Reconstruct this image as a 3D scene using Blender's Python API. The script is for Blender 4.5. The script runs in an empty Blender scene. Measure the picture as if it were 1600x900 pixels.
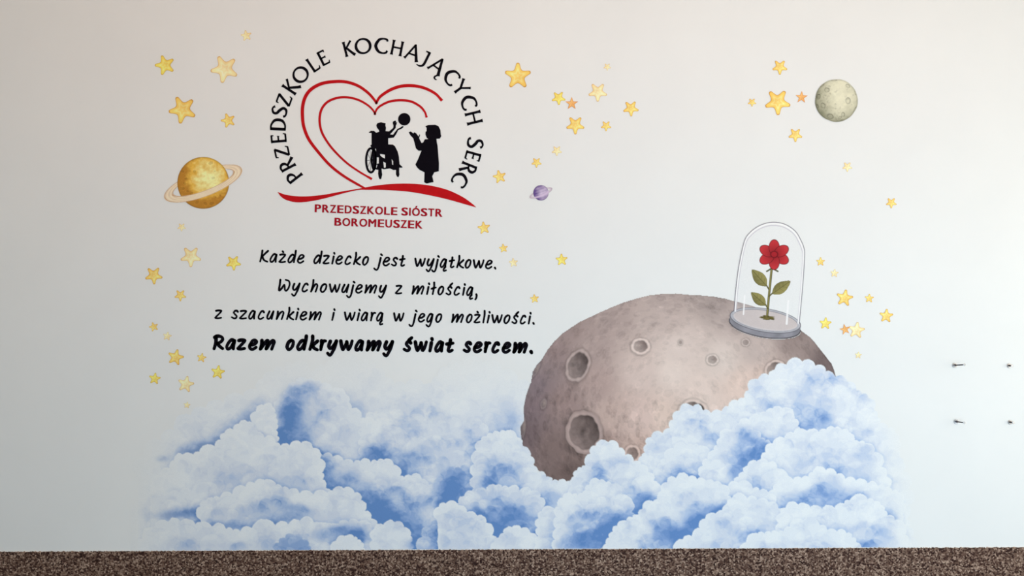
import bpy, math, random
import numpy as np
from mathutils import Vector
from mathutils.geometry import tessellate_polygon

# ------------------------------------------------------------------ scale
S = 0.003                       # metres of wall per photograph pixel
EYE = 1.75                      # lens height
DIST = 3.47                     # lens to wall
def WX(px): return (px - 800.0) * S
def WZ(py): return EYE - (py - 450.0) * S

scn = bpy.context.scene
COL = scn.collection

# ------------------------------------------------------------------ camera
cd = bpy.data.cameras.new('camera')
cam = bpy.data.objects.new('camera', cd); COL.objects.link(cam)
cam.location = (0, -DIST, EYE); cam.rotation_euler = (math.radians(90), 0, 0)
cd.sensor_width = 36.0; cd.lens = 36.0 * DIST / (1600 * S)
cd.clip_start = 0.05; cd.clip_end = 100
scn.camera = cam

# ------------------------------------------------------------------ world, lights, exposure
w = bpy.data.worlds.new('world'); scn.world = w; w.use_nodes = True
bg = w.node_tree.nodes['Background']
bg.inputs[0].default_value = (0.95, 1.0, 0.95, 1); bg.inputs[1].default_value = 1.02

def area(name, loc, target, sx, sy, power, col):
    l = bpy.data.lights.new(name, 'AREA'); l.shape = 'RECTANGLE'; l.size = sx; l.size_y = sy
    l.energy = power; l.color = col
    o = bpy.data.objects.new(name, l); COL.objects.link(o); o.location = loc
    d = Vector(target) - Vector(loc)
    o.rotation_euler = d.to_track_quat('-Z', 'Y').to_euler()
    return o
# added cool fill low behind the lens, no window there; then side window daylight
area('low_cool_fill', (1.6, -4.0, 0.9), (1.6, 0, 0.9), 3.5, 0.8, 100, (0.59, 0.82, 1.0))
area('side_window_daylight', (3.62, -1.3, 1.5), (1.6, -.2, 1.4), 1.2, 1.3, 15, (1.0, 0.88, 0.66))
# warm lamps under the ceiling
area('ceiling_lamp_light', (0.2, -2.0, 3.3), (0.2, 0, 3.0), 5.5, 0.4, 26, (1.0, 0.52, 0.28))

vs = scn.view_settings
vs.view_transform = 'Standard'; vs.look = 'None'; vs.exposure = 0.0; vs.gamma = 1.0
try: vs.use_curve_mapping = False
except Exception: pass

# ------------------------------------------------------------------ helpers: colour
def lin(c):
    c = np.asarray(c, dtype=np.float64) / 255.0
    return np.where(c <= 0.04045, c / 12.92, ((c + 0.055) / 1.055) ** 2.4)
WALL_ALB = 0.80
# colour of the bare wall as the photograph records it (used only to turn seen print colours into ink reflectances)
WXS = [0, 400, 800, 1200, 1600]; WYS = [0, 300, 600, 860]
WTAB = np.array([
 [(203,193,180),(208,199,187),(220,211,199),(232,223,210),(228,216,200)],
 [(196,192,183),(205,202,196),(219,217,210),(239,239,238),(252,250,247)],
 [(184,189,190),(196,201,205),(214,221,221),(233,241,243),(240,248,245)],
 [(158,164,170),(173,180,190),(200,208,216),(222,232,240),(226,238,242)]], dtype=float)
WLIN = lin(WTAB)
def wallc(x, y):
    x = np.clip(np.asarray(x, float), 0, 1599.9); y = np.clip(np.asarray(y, float), 0, 859.9)
    fx = x / 400.0; ix = fx.astype(int) if hasattr(fx, 'astype') else int(fx); tx = (fx - ix)[..., None]
    ys = np.array(WYS, float); iy = np.clip(np.searchsorted(ys, y, side='right') - 1, 0, 2)
    ty = ((y - ys[iy]) / (ys[iy + 1] - ys[iy]))[..., None]
    a = WLIN[iy, ix] * (1 - tx) + WLIN[iy, np.minimum(ix + 1, 4)] * tx
    b = WLIN[iy + 1, ix] * (1 - tx) + WLIN[iy + 1, np.minimum(ix + 1, 4)] * tx
    return a * (1 - ty) + b * ty
def ink(rgb, x, y):
    """reflectance of a print colour seen as rgb at photo position (x, y)"""
    r = lin(rgb) / wallc(np.array([x]), np.array([y]))[0] * WALL_ALB
    return np.clip(r, 0.004, 0.93)

# ------------------------------------------------------------------ helpers: materials
def mat(name, col, rough=0.6, metal=0.0, spec=0.12):
    m = bpy.data.materials.new(name); m.use_nodes = True
    b = m.node_tree.nodes['Principled BSDF']
    b.inputs['Base Color'].default_value = (*col, 1); b.inputs['Roughness'].default_value = rough
    b.inputs['Metallic'].default_value = metal; b.inputs['Specular IOR Level'].default_value = spec
    return m
def noise_tint(m, scale, amt, detail=4):
    """multiply the base colour by a fine procedural grain"""
    nt = m.node_tree; b = nt.nodes['Principled BSDF']; s = b.inputs['Base Color']
    tc = nt.nodes.new('ShaderNodeTexCoord'); n = nt.nodes.new('ShaderNodeTexNoise')
    n.inputs['Scale'].default_value = scale; n.inputs['Detail'].default_value = detail
    mr = nt.nodes.new('ShaderNodeMapRange'); mr.inputs[1].default_value = .3; mr.inputs[2].default_value = .7
    mr.inputs[3].default_value = 1 - amt; mr.inputs[4].default_value = 1 + amt
    mx = nt.nodes.new('ShaderNodeVectorMath'); mx.operation = 'MULTIPLY'
    nt.links.new(tc.outputs['Object'], n.inputs['Vector']); nt.links.new(n.outputs['Fac'], mr.inputs[0])
    if s.links: nt.links.new(s.links[0].from_socket, mx.inputs[0])
    else: mx.inputs[0].default_value = tuple(s.default_value)[:3]
    nt.links.new(mr.outputs[0], mx.inputs[1]); nt.links.new(mx.outputs[0], s)
def paint_bump(m):
    nt = m.node_tree; b = nt.nodes['Principled BSDF']
    tc = nt.nodes.new('ShaderNodeTexCoord'); n = nt.nodes.new('ShaderNodeTexNoise'); n.inputs['Scale'].default_value = 160
    n.inputs['Detail'].default_value = 3
    bp = nt.nodes.new('ShaderNodeBump'); bp.inputs['Strength'].default_value = .06; bp.inputs['Distance'].default_value = .002
    nt.links.new(tc.outputs['Object'], n.inputs['Vector']); nt.links.new(n.outputs['Fac'], bp.inputs['Height'])
    nt.links.new(bp.outputs[0], b.inputs['Normal'])

M_wall = mat('wall_paint', (WALL_ALB,) * 3, .65); noise_tint(M_wall, 3, .012); paint_bump(M_wall)
M_print = mat('print_ink', (1, 1, 1), .65)
_a = M_print.node_tree.nodes.new('ShaderNodeAttribute'); _a.attribute_name = 'Col'
M_print.node_tree.links.new(_a.outputs['Color'], M_print.node_tree.nodes['Principled BSDF'].inputs['Base Color'])
M_star = M_print.copy(); M_star.name = 'star_ink'; noise_tint(M_star, 130, .10)
noise_tint(M_print, 260, .025); paint_bump(M_print)
M_black = mat('black_vinyl', (0.004, 0.003, 0.006), .6, 0, .03); noise_tint(M_black, 60, .1)
M_red = mat('red_vinyl', (0.50, 0.008, 0.012), .6, 0, .03); noise_tint(M_red, 30, .08)
M_darkred = mat('dark_red_vinyl', (0.37, 0.008, 0.02), .6, 0, .03); noise_tint(M_darkred, 30, .08)
M_steel = mat('steel', (0.45, 0.45, 0.47), .3, 1.0)
M_darksteel = mat('tarnished_steel', (0.11, 0.10, 0.11), .35, 1.0)
M_plug = mat('grey_plastic_plug', (0.35, 0.36, 0.37), .5)
M_floor = mat('floor_vinyl', (0.16, 0.15, 0.15), .5); noise_tint(M_floor, 8, .1)
M_ceil = mat('ceiling_paint', (0.80, 0.72, 0.58), .8); noise_tint(M_ceil, 4, .01)
M_frame = mat('window_white', (0.8, 0.8, 0.8), .4); noise_tint(M_frame, 9, .01)

def dado_material():
    m = mat('mosaic_plaster', (.2, .15, .12), .55)
    nt = m.node_tree; b = nt.nodes['Principled BSDF']
    tc = nt.nodes.new('ShaderNodeTexCoord'); v = nt.nodes.new('ShaderNodeTexVoronoi'); v.inputs['Scale'].default_value = 150
    n = nt.nodes.new('ShaderNodeTexNoise'); n.inputs['Scale'].default_value = 1.5
    sp = nt.nodes.new('ShaderNodeSeparateColor')
    r = nt.nodes.new('ShaderNodeValToRGB'); e = r.color_ramp.elements
    e[0].position = 0; e[0].color = (0.022, 0.008, 0.006, 1); e[1].position = 1; e[1].color = (0.44, 0.31, 0.24, 1)
    for p, c in ((.25, (.055, .025, .019, 1)), (.55, (.145, .083, .06, 1)), (.82, (.25, .165, .125, 1))):
        k = e.new(p); k.color = c
    nt.links.new(tc.outputs['Object'], v.inputs['Vector']); nt.links.new(v.outputs['Color'], sp.inputs[0])
    nt.links.new(sp.outputs[0], r.inputs[0]); nt.links.new(r.outputs[0], b.inputs['Base Color'])
    bp = nt.nodes.new('ShaderNodeBump'); bp.inputs['Strength'].default_value = .7; bp.inputs['Distance'].default_value = .003
    bp.invert = True
    nt.links.new(v.outputs['Distance'], bp.inputs['Height']); nt.links.new(bp.outputs[0], b.inputs['Normal'])
    return m
M_dado = dado_material()

# ------------------------------------------------------------------ helpers: objects
def link(name, me, m, parent=None):
    if m: me.materials.append(m)
    o = bpy.data.objects.new(name, me); COL.objects.link(o)
    if parent: o.parent = parent
    return o
def thing(name, label, cat, loc, group=None):
    o = bpy.data.objects.new(name, None); COL.objects.link(o); o.location = loc; o.empty_display_size = .05
    return tag(o, label, cat, group)
def tag(o, label, cat, group=None):
    o['label'] = label; o['category'] = cat
    if group: o['group'] = group
    return o
def box_mesh(boxes):
    v, f = [], []
    for (x0, x1, y0, y1, z0, z1) in boxes:
        k = len(v)
        v += [(x0,y0,z0),(x1,y0,z0),(x1,y1,z0),(x0,y1,z0),(x0,y0,z1),(x1,y0,z1),(x1,y1,z1),(x0,y1,z1)]
        f += [tuple(k+i for i in q) for q in ((3,2,1,0),(4,5,6,7),(0,1,5,4),(1,2,6,5),(2,3,7,6),(3,0,4,7))]
    me = bpy.data.meshes.new('m'); me.from_pydata(v, [], f); me.update(); return me
def struct(name, boxes, m, parent=None):
    o = link(name, box_mesh(boxes), m, parent)
    if not parent: o['kind'] = 'structure'
    return o

# ================================================================== the room
XL, XR, YB, ZC = -3.6, 3.7, -6.0, 3.4
struct('wall_front', [(XL-.2, XR+.2, 0, .2, 0, ZC)], M_wall)
struct('wall_left', [(XL-.2, XL, YB, 0, 0, ZC)], M_wall)
struct('wall_right', [(XR, XR+.2, YB, -3.1, 0, ZC), (XR, XR+.2, -.7, 0, 0, ZC), (XR, XR+.2, -3.1, -.7, 0, .9), (XR, XR+.2, -3.1, -.7, 2.6, ZC)], M_wall)
struct('floor', [(XL-.2, XR+.2, YB, .2, -.1, 0)], M_floor)
struct('ceiling', [(XL-.2, XR+.2, YB, .2, ZC, ZC+.1)], M_ceil)
wf = struct('window_1', [(XR+.05, XR+.1, -3.1, -3.03, .9, 2.6), (XR+.05, XR+.1, -.77, -.7, .9, 2.6), (XR+.05, XR+.1, -3.1, -.7, .9, .97), (XR+.05, XR+.1, -3.1, -.7, 2.53, 2.6), (XR+.05, XR+.1, -1.94, -1.86, .9, 2.6)], M_frame)

# mosaic plaster along the foot of the wall: proud of the wall, with a granular ragged top edge
rng = np.random.default_rng(7)
def dado():
    xs = np.arange(XL, XR, .004); n = len(xs)
    px = xs / S + 800
    top = np.array([WZ(862 - 7.0 * p / 1600) for p in px]) + rng.normal(0, .0011, n)
    v, f = [], []
    for i in range(n):
        yo = -.006 - abs(rng.normal(0, .0008))
        v += [(xs[i], -.0005, top[i] + .0015), (xs[i], yo + .002, top[i]), (xs[i], yo, top[i] - .004), (xs[i], -.007, 0)]
    for i in range(n - 1):
        a = i * 4; b = a + 4
        for k in range(3): f.append((a+k, a+k+1, b+k+1, b+k))
    me = bpy.data.meshes.new('m'); me.from_pydata(v, [], f); me.update()
    o = link('baseboard_front', me, M_dado); o['kind'] = 'structure'
    # loose light filler line above the plaster
    v, f = [], []
    for i in range(n):
        h = .0012 + abs(rng.normal(0, .0012))
        v += [(xs[i], -.0006, top[i] - .001), (xs[i], -.0022, top[i] + h*.4), (xs[i], -.0002, top[i] + h + .001)]
    for i in range(n - 1):
        a = i * 3; b = a + 3
        for k in range(2): f.append((a+k, b+k, b+k+1, a+k+1))
    me = bpy.data.meshes.new('m'); me.from_pydata(v, [], f); me.update()
    o = link('trim_1', me, mat('filler_white', (.86, .85, .83), .7)); o['kind'] = 'structure'
dado()

# ================================================================== vector shapes on the wall
Y0 = -.0015                                     # face of stuck-on print
def flat_mesh(verts, faces, ox=0, oz=0, y=Y0, cols=None, thick=True):
    me = bpy.data.meshes.new('m')
    me.from_pydata([(WX(q[0]) - ox, y - (q[2] if len(q) > 2 else 0), WZ(q[1]) - oz) for q in verts], [], faces); me.update()
    if cols is not None:
        at = me.color_attributes.new('Col', 'FLOAT_COLOR', 'POINT')
        arr = np.ones((len(verts), 4), np.float32); arr[:, :3] = cols
        at.data.foreach_set('color', arr.ravel())
    return me
def catmull(p, n=7, closed=False):
    if len(p) < 3: 
        return [p[0], p[-1]] if n < 2 else [tuple(p[0][k] + (p[-1][k]-p[0][k])*t/3 for k in range(len(p[0]))) for t in range(4)]
    q = []
    L = len(p)
    rngi = range(L if closed else L - 1)
    for i in rngi:
        if closed: a, b, c, d = p[i-1], p[i], p[(i+1) % L], p[(i+2) % L]
        else:
            b, c = p[i], p[i+1]
            a = p[i-1] if i else tuple(2*b[k]-c[k] for k in range(len(b)))
            d = p[i+2] if i+2 < L else tuple(2*c[k]-b[k] for k in range(len(b)))
        for s in range(n):
            t = s / n
            q.append(tuple(.5*((2*b[k]) + (-a[k]+c[k])*t + (2*a[k]-5*b[k]+4*c[k]-d[k])*t*t + (-a[k]+3*b[k]-3*c[k]+d[k])*t**3) for k in range(len(b))))
    if not closed: q.append(tuple(p[-1]))
    return q
def ribbon(V, F, pts, width, cap=True, closed=False):
    """pts: (x, y[, w]) in photo px; adds a stroke of given width to V/F"""
    n = len(pts); L = []; R = []
    for i, p in enumerate(pts):
        a = pts[i-1] if (i or closed) else p; b = pts[(i+1) % n] if (i < n-1 or closed) else p
        dx, dy = b[0]-a[0], b[1]-a[1]; l = math.hypot(dx, dy) or 1
        h = (p[2] if len(p) > 2 else width) / 2
        L.append((p[0]-dy/l*h, p[1]+dx/l*h)); R.append((p[0]+dy/l*h, p[1]-dx/l*h))
    k = len(V); V += [q for pr in zip(L, R) for q in pr]
    m = n if closed else n - 1
    for i in range(m):
        a = k+2*i; b = k+2*((i+1) % n); F.append((a, a+1, b+1, b))
    if cap and not closed:
        for p in (pts[0], pts[-1]):
            h = (p[2] if len(p) > 2 else width) / 2; k = len(V); c = 12
            V += [(p[0]+h*math.cos(2*math.pi*j/c), p[1]+h*math.sin(2*math.pi*j/c)) for j in range(c)]
            F.append(tuple(range(k, k+c))[::-1])
def poly_faces(V, F, loops):
    pts = [Vector((x, -y, 0)) for lp in loops for x, y in lp]
    k = len(V); V += [(p.x, -p.y) for p in pts]
    off = []
    for t in tessellate_polygon([[Vector((x, -y, 0)) for x, y in lp] for lp in loops]): F.append((k+t[0], k+t[1], k+t[2]))

# ---------- handwriting
def dot(x, y): return [(x-.06, y+.06), (x+.06, y-.06)]
_a = [[(.95,.78),(.8,.98),(.6,1.0),(.3,.75),(.04,.32),(.08,.05),(.28,0),(.6,.25),(.92,.82)], [(.97,.92),(.86,.4),(.84,0)]]
_z = [[(.14,.95),(.5,1.0),(.88,.97),(.93,.88),(.7,.65),(.1,.15),(.02,.05),(.2,0),(.55,0),(.93,.06)]]
_s = [[(.97,.86),(.8,1.0),(.52,.96),(.34,.76),(.5,.55),(.76,.33),(.7,.08),(.4,0),(.02,.16)]]
_c = [[(.97,.84),(.82,1.0),(.5,.92),(.15,.5),(.03,.2),(.18,0),(.5,0),(.86,.18)]]
GL = {
 'a': _a, 'z': _z, 's': _s, 'c': _c,
 'ą': _a + [[(.84,.02),(.62,-.18),(.52,-.36),(.62,-.5),(.95,-.42)]],
 'ż': _z + [dot(.6, 1.33)], 'ś': [[(x*.87, y) for x, y in _s[0]]] + [[(.62,1.17),(.97,1.45)]],
 'd': [[(.74,.92),(.55,1.0),(.3,.8),(.04,.35),(.07,.05),(.24,0),(.5,.22),(.78,.75)], [(.97,1.5),(.9,.95),(.72,.02)]],
 'e': [[(.1,.48),(.5,.5),(.87,.68),(.95,.87),(.75,1.0),(.42,.92),(.1,.5),(.03,.2),(.22,0),(.55,0),(.92,.2)]],
 'i': [[(.58,.92),(.35,.45),(.08,0)], dot(.8, 1.32)],
 'k': [[(.38,1.5),(.36,1.0),(.04,.02)], [(.98,.95),(.65,.68),(.28,.38)], [(.33,.42),(.6,.14),(.95,-.03)]],
 'o': [[(.62,1.0),(.25,.78),(.03,.34),(.14,.03),(.42,0),(.8,.3),(.97,.74),(.86,.97),(.6,1.0)]],
 'j': [[(.82,.92),(.66,.2),(.52,-.35),(.36,-.6),(.16,-.58),(.02,-.42)], dot(.93, 1.32)],
 't': [[(.6,1.28),(.5,.75),(.26,.2),(.3,.02),(.55,0),(.86,.12)], [(.03,.8),(.5,.86),(.98,.9)]],
 'w': [[(.02,1.0),(.1,.4),(.2,.02),(.36,.4),(.52,.88)], [(.52,.9),(.57,.4),(.66,.02),(.86,.5),(.97,1.0)]],
 'y': [[(.32,.95),(.16,.5),(.2,.2),(.38,.15),(.65,.45),(.92,.9)], [(.97,.98),(.78,.3),(.52,-.3),(.33,-.58),(.16,-.55),(.02,-.38)]],
 '.': [[(.25,.1),(.75,-.04)]], ',': [[(.72,.12),(.92,-.08),(.62,-.38),(.08,-.55)]],
 'h': [[(.4,1.5),(.33,.9),(.04,0)], [(.1,.12),(.4,.62),(.75,.98),(.95,.85),(.9,.5),(.7,0)]],
 'u': [[(.38,.98),(.1,.45),(.04,.15),(.2,0),(.48,.18),(.88,.85)], [(.97,.98),(.82,.45),(.7,0)]],
 'm': [[(.14,.98),(.12,.55),(.03,0)], [(.05,.06),(.3,.65),(.48,.98),(.54,.85),(.42,.02)], [(.45,.08),(.65,.6),(.86,.98),(.97,.85),(.91,.5),(.8,0)]],
 'n': [[(.22,.98),(.17,.55),(.03,0)], [(.06,.06),(.4,.65),(.78,.98),(.97,.85),(.9,.5),(.72,0)]],
 'W': [[(.15,1.42),(.1,.8),(.03,.04),(.26,.3),(.48,.75),(.53,.6),(.56,.12),(.67,0),(.86,.3),(.98,.85),(.9,1.25),(.62,1.4)]],
 'ł': [[(.6,1.5),(.58,.95),(.25,0)], [(.03,.7),(.5,.8),(.97,.86)]],
 'l': [[(.75,1.5),(.7,.95),(.1,0)]],
 'r': [[(.2,1.0),(.22,.6),(.04,0)], [(.12,.35),(.36,.76),(.66,.98),(.97,.97)]],
 'g': [[(.12+.88*x, y) for x, y in _a[0]], [(.97,.92),(.84,.3),(.62,-.35),(.42,-.6),(.22,-.58),(.02,-.4)]],
 'K': [[(.3,1.42),(.22,.8),(.03,.02)], [(.97,1.38),(.6,1.02),(.26,.62)], [(.28,.65),(.5,.2),(.88,.0)]],
 'R': [[(.26,1.3),(.24,.7),(.06,0)], [(.12,1.28),(.36,1.42),(.75,1.36),(.93,1.12),(.78,.82),(.4,.58)], [(.4,.62),(.6,.3),(.92,.02)]],
}
LINES = [
 ('Black handwritten line reading Każde dziecko jest wyjątkowe, top of the verse', 14.0, 3.0,
  [(400, 'K',40,165),(400,'a',168,270),(400,'ż',283,380),(400,'d',392,512),(400,'e',512,610),(400,'d',715,835),(400,'z',832,925),(400,'i',940,998),(400,'e',992,1090),(400,'c',1105,1197),(400,'k',1210,1315),(400,'o',1325,1415),
   (590,'j',-54,68),(590,'e',62,160),(590,'s',165,258),(590,'t',270,352),(590,'w',460,607),(590,'y',600,715),(590,'j',668,780),(590,'ą',775,870),(590,'t',890,970),(590,'k',980,1085),(590,'o',1088,1175),(590,'w',1190,1340),(590,'e',1342,1440),(590,'.',1453,1487)],
  [(405,409.2),(490,411.5),(575,414.2),(630,416),(700,418),(775,420)]),
 ('Black handwritten line reading Wychowujemy z miłością, second of the verse', 14.0, 3.0,
  [(425,'W',75,235),(425,'y',238,360),(425,'c',368,460),(425,'h',475,582),(425,'o',598,693),(425,'w',712,862),(425,'u',865,970),(425,'j',925,1045),(425,'e',1040,1138),(425,'m',1150,1320),(425,'y',1325,1440),
   (600,'z',138,232),(600,'m',340,510),(600,'i',525,582),(600,'ł',585,660),(600,'o',668,755),(600,'ś',768,868),(600,'c',868,957),(600,'i',975,1028),(600,'ą',1025,1118),(600,',',1130,1170)],
  [(434,454.5),(500,456.5),(600,458.6),(680,460.3),(745,461.8)]),
 ('Black handwritten line reading z szacunkiem i wiarą w jego możliwości', 14.0, 3.0,
  [(325,'z',82,182),(325,'s',287,387),(325,'z',390,493),(325,'a',502,600),(325,'c',620,713),(325,'u',728,832),(325,'n',845,958),(325,'k',975,1082),(325,'i',1088,1148),(325,'e',1145,1245),(325,'m',1255,1428),
   (500,'i',140,200),(500,'w',300,450),(500,'i',455,515),(500,'a',508,605),(500,'r',625,705),(500,'ą',700,795),(500,'w',915,1060),(500,'j',1105,1222),(500,'e',1222,1318),(500,'g',1318,1420),(500,'o',1440,1530),
   (660,'m',355,523),(660,'o',543,630),(660,'ż',640,730),(660,'l',748,795),(660,'i',800,858),(660,'w',862,1008),(660,'o',1012,1103),(660,'ś',1112,1213),(660,'c',1215,1300),(660,'i',1315,1370),(660,'.',1373,1407)],
  [(335,497.6),(500,500.2),(600,501.7),(690,503.6),(760,504.6),(835,506.3)]),
 ('Bold black handwritten line reading Razem odkrywamy świat sercem', 17.2, 5.3,
  [(325,'R',52,212),(325,'a',216,352),(325,'z',358,482),(325,'e',502,627),(325,'m',632,852),(325,'o',970,1088),(325,'d',1101,1252),(325,'k',1253,1390),(325,'r',1390,1490),
   (500,'y',76,227),(500,'w',240,425),(500,'a',428,552),(500,'m',566,777),(500,'y',778,927),(500,'ś',1033,1168),(500,'w',1172,1352),(500,'i',1353,1427),(500,'a',1426,1552),
   (660,'t',285,402),(660,'s',503,622),(660,'e',630,754),(660,'r',765,864),(660,'c',860,972),(660,'e',990,1112),(660,'m',1120,1324),(660,'.',1336,1387)],
  [(332,545.8),(480,547),(580,548),(650,549),(745,550.3),(831,551.6)]),
]
for lab, xh, wd, chars, base in LINES:
    bx = [b[0] for b in base]; by = [b[1] for b in base]
    cx = sum(bx[::len(bx)-1]) / 2
    root = thing('verse_line', lab, 'lettering', (WX(cx), 0, WZ(by[len(by)//2])), 'lines of the handwritten verse')
    for ox, ch, a, b in chars:
        x0 = ox + a/8 + wd*.42; x1 = ox + b/8 - wd*.42; bl = np.interp((x0+x1)/2, bx, by) 
        xhh = xh - wd * .62
        V, F = [], []
        for st in GL[ch]:
            p = [(x0 + u*(x1-x0), bl - wd*.18 - v*xhh) for u, v in st]
            q = catmull(p, 6)
            n = len(q)
            q = [(c[0], c[1], wd * (1.0 + .10*math.sin(3.1*i/n + 1.2) - (.12 if n > 20 and .3 < i/n < .6 else 0))) for i, c in enumerate(q)]
            ribbon(V, F, q, wd)
        link('letter', flat_mesh(V, F, root.location.x, root.location.z), M_black, root)

# ---------- the kindergarten emblem
logo = thing('emblem', 'round emblem of black arched lettering around a red double heart and two black silhouettes', 'logo', (WX(590), 0, WZ(210)))
LX, LZ = logo.location.x, logo.location.z
CAP = {
 'P': (.55, [[(.09,-.02,.17),(.09,.12,.12),(.09,.88,.12),(.09,1.0,.14)], 'c',[(.09,.94,.1),(.32,.96,.1),(.5,.8,.13),(.48,.6,.13),(.3,.47,.09),(.1,.46,.08)]]),
 'R': (.6, [[(.09,-.02,.17),(.09,.12,.12),(.09,.88,.12),(.09,1.0,.14)], 'c',[(.09,.94,.1),(.3,.96,.1),(.46,.82,.13),(.44,.62,.13),(.28,.49,.09),(.1,.47,.08)], [(.26,.5,.1),(.5,.13,.13),(.62,-.02,.16)]]),
 'Z': (.66, [[(.06,.95,.09),(.62,.95,.09)], [(.6,.97,.13),(.05,.05,.13)], [(.03,.045,.09),(.62,.045,.09)], [(.05,.98,.08),(.0,.78,.05)], [(.6,.03,.08),(.68,.22,.05)]]),
 'E': (.52, [[(.09,0,.15),(.09,.12,.12),(.09,.88,.12),(.09,1.0,.15)], [(.05,.955,.09),(.5,.955,.09)], [(.08,.52,.08),(.42,.52,.08)], [(.05,.045,.09),(.52,.045,.09)], [(.5,.99,.05),(.47,.82,.05)], [(.43,.6,.04),(.41,.44,.04)], [(.52,.01,.06),(.57,.2,.05)]]),
 'D': (.72, [[(.09,0,.14),(.09,1,.14)], 'c',[(.03,.955,.09),(.33,.95,.09),(.62,.76,.13),(.69,.5,.14),(.62,.23,.13),(.36,.05,.09),(.03,.045,.09)]]),
 'S': (.55, ['c',[(.52,.84,.13),(.46,.93,.09),(.3,.97,.09),(.1,.84,.12),(.12,.64,.13),(.34,.5,.14),(.54,.3,.13),(.46,.09,.12),(.22,.03,.09),(.06,.08,.1),(.02,.18,.12)]]),
 'K': (.65, [[(.09,-.02,.17),(.09,.12,.12),(.09,.88,.12),(.09,1.02,.17)], [(.58,1.0,.12),(.5,.9,.1),(.13,.5,.09)], [(.2,.56,.11),(.55,.1,.13),(.68,-.02,.16)]]),
 'L': (.5, [[(.09,0,.15),(.09,.12,.12),(.09,.88,.12),(.09,1.02,.17)], [(.05,.045,.09),(.5,.045,.09)], [(.5,.01,.06),(.56,.22,.05)]]),
 'C': (.85, ['c',[(.84,.8,.1),(.78,.92,.1),(.55,.97,.09),(.28,.88,.13),(.08,.5,.15),(.26,.14,.13),(.54,.03,.09),(.76,.07,.1),(.84,.2,.1)]]),
 'O': (1.0, []),
 'H': (.78, [[(.09,-.02,.17),(.09,.14,.12),(.09,.86,.12),(.09,1.02,.17)], [(.7,-.02,.17),(.7,.14,.12),(.7,.86,.12),(.7,1.02,.17)], [(.09,.52,.09),(.7,.52,.09)]]),
 'A': (.88, [[(.03,-.01,.14),(.09,.1,.09),(.45,1.0,.09)], [(.43,1.02,.1),(.78,.12,.14),(.84,-.01,.17)], [(.2,.36,.08),(.66,.36,.08)]]),
 'J': (.4, ['c',[(.45,1.0,.12),(.45,.6,.12),(.45,.15,.12),(.36,-.03,.1),(.2,-.1,.08),(.02,-.09,.04)], [(.2,.95,.07),(.48,.96,.09)]]),
 'Y': (.78, [[(.0,1.02,.16),(.08,.9,.12),(.39,.46,.11)], [(.78,1.02,.13),(.7,.92,.1),(.39,.48,.09)], [(.39,.5,.12),(.39,.12,.12),(.39,-.02,.17)]]),
}
CAP['Ą'] = (.88, CAP['A'][1] + ['c', [(.82,.02,.04),(.72,-.1,.08),(.72,-.22,.08),(.84,-.26,.06),(.92,-.22,.03)]])
ARC = [('P',(473.3,273.3),(454,288.3)),('R',(462.7,258.7),(441.3,270)),('Z',(453.3,242.7),(431.0,247.6)),('E',(448,222),(424,224)),('D',(446.3,204.4),(422.3,203.3)),
 ('S',(446.5,183.6),(423.3,177.4)),('Z',(452.2,167.3),(430.7,159.3)),('K',(460.8,149),(440.2,135.4)),('O',469.8,116.8,-43,24.5),('L',(490.8,113.7),(477.6,94.2)),('E',(504.8,103.6),(494.4,83)),
 ('K',(540.2,88.9),(534.5,66.7)),('O',567.4,72.1,-6,24.6),('C',595.5,71.7,3,24),('H',(609.6,84.5),(614,62.4)),('A',(631,90),(639.4,66.5)),('J',(651.4,98.3),(662.4,77)),('Ą',(667.3,106),(682.6,85.6)),
 ('C',705.2,120.4,47,24),('Y',720.3,137.4,54,23.5),('C',732.2,159.8,68,24),('H',(726.3,177.6),(749.8,171.9)),('S',742.8,223.6,99,25),('E',(729.3,234.6),(752.2,241.1)),('R',(723.3,251.5),(746,260.6)),('C',719.2,280.3,122,24)]
for e in ARC:
    ch = e[0]; wch = CAP[ch][0]
    if len(e) == 3:
        (bx, by), (tx, ty) = e[1], e[2]; h = math.hypot(tx-bx, ty-by); ux, uy = (tx-bx)/h, (ty-by)/h; rx, ry = -uy, ux
    else:
        th = math.radians(e[3]); h = e[4]; ux, uy = math.sin(th), -math.cos(th); rx, ry = math.cos(th), math.sin(th)
        bx = e[1] - rx*h*wch/2 - ux*h/2; by = e[2] - ry*h*wch/2 - uy*h/2
    T = lambda x, y: (bx + (rx*x + ux*y)*h, by + (ry*x + uy*y)*h)
    V, F = [], []
    if ch == 'O':
        pts = []
        for i in range(40):
            a = 2*math.pi*i/40; x, y = .5 + .455*math.cos(a), .5 + .455*math.sin(a)
            pts.append((*T(x, y), h*(.12 + .06*math.cos(a - .25)**2)))
        ribbon(V, F, pts, 1, closed=True)
    sm = False
    for st in CAP[ch][1]:
        if st == 'c': sm = True; continue
        pts = [(*T(x, y), ww*h*1.34) for x, y, ww in st]
        if sm: pts = catmull(pts, 7); sm = False
        ribbon(V, F, pts, 1, cap=False)
    link('letter', flat_mesh(V, F, LX, LZ), M_black, logo)

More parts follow.
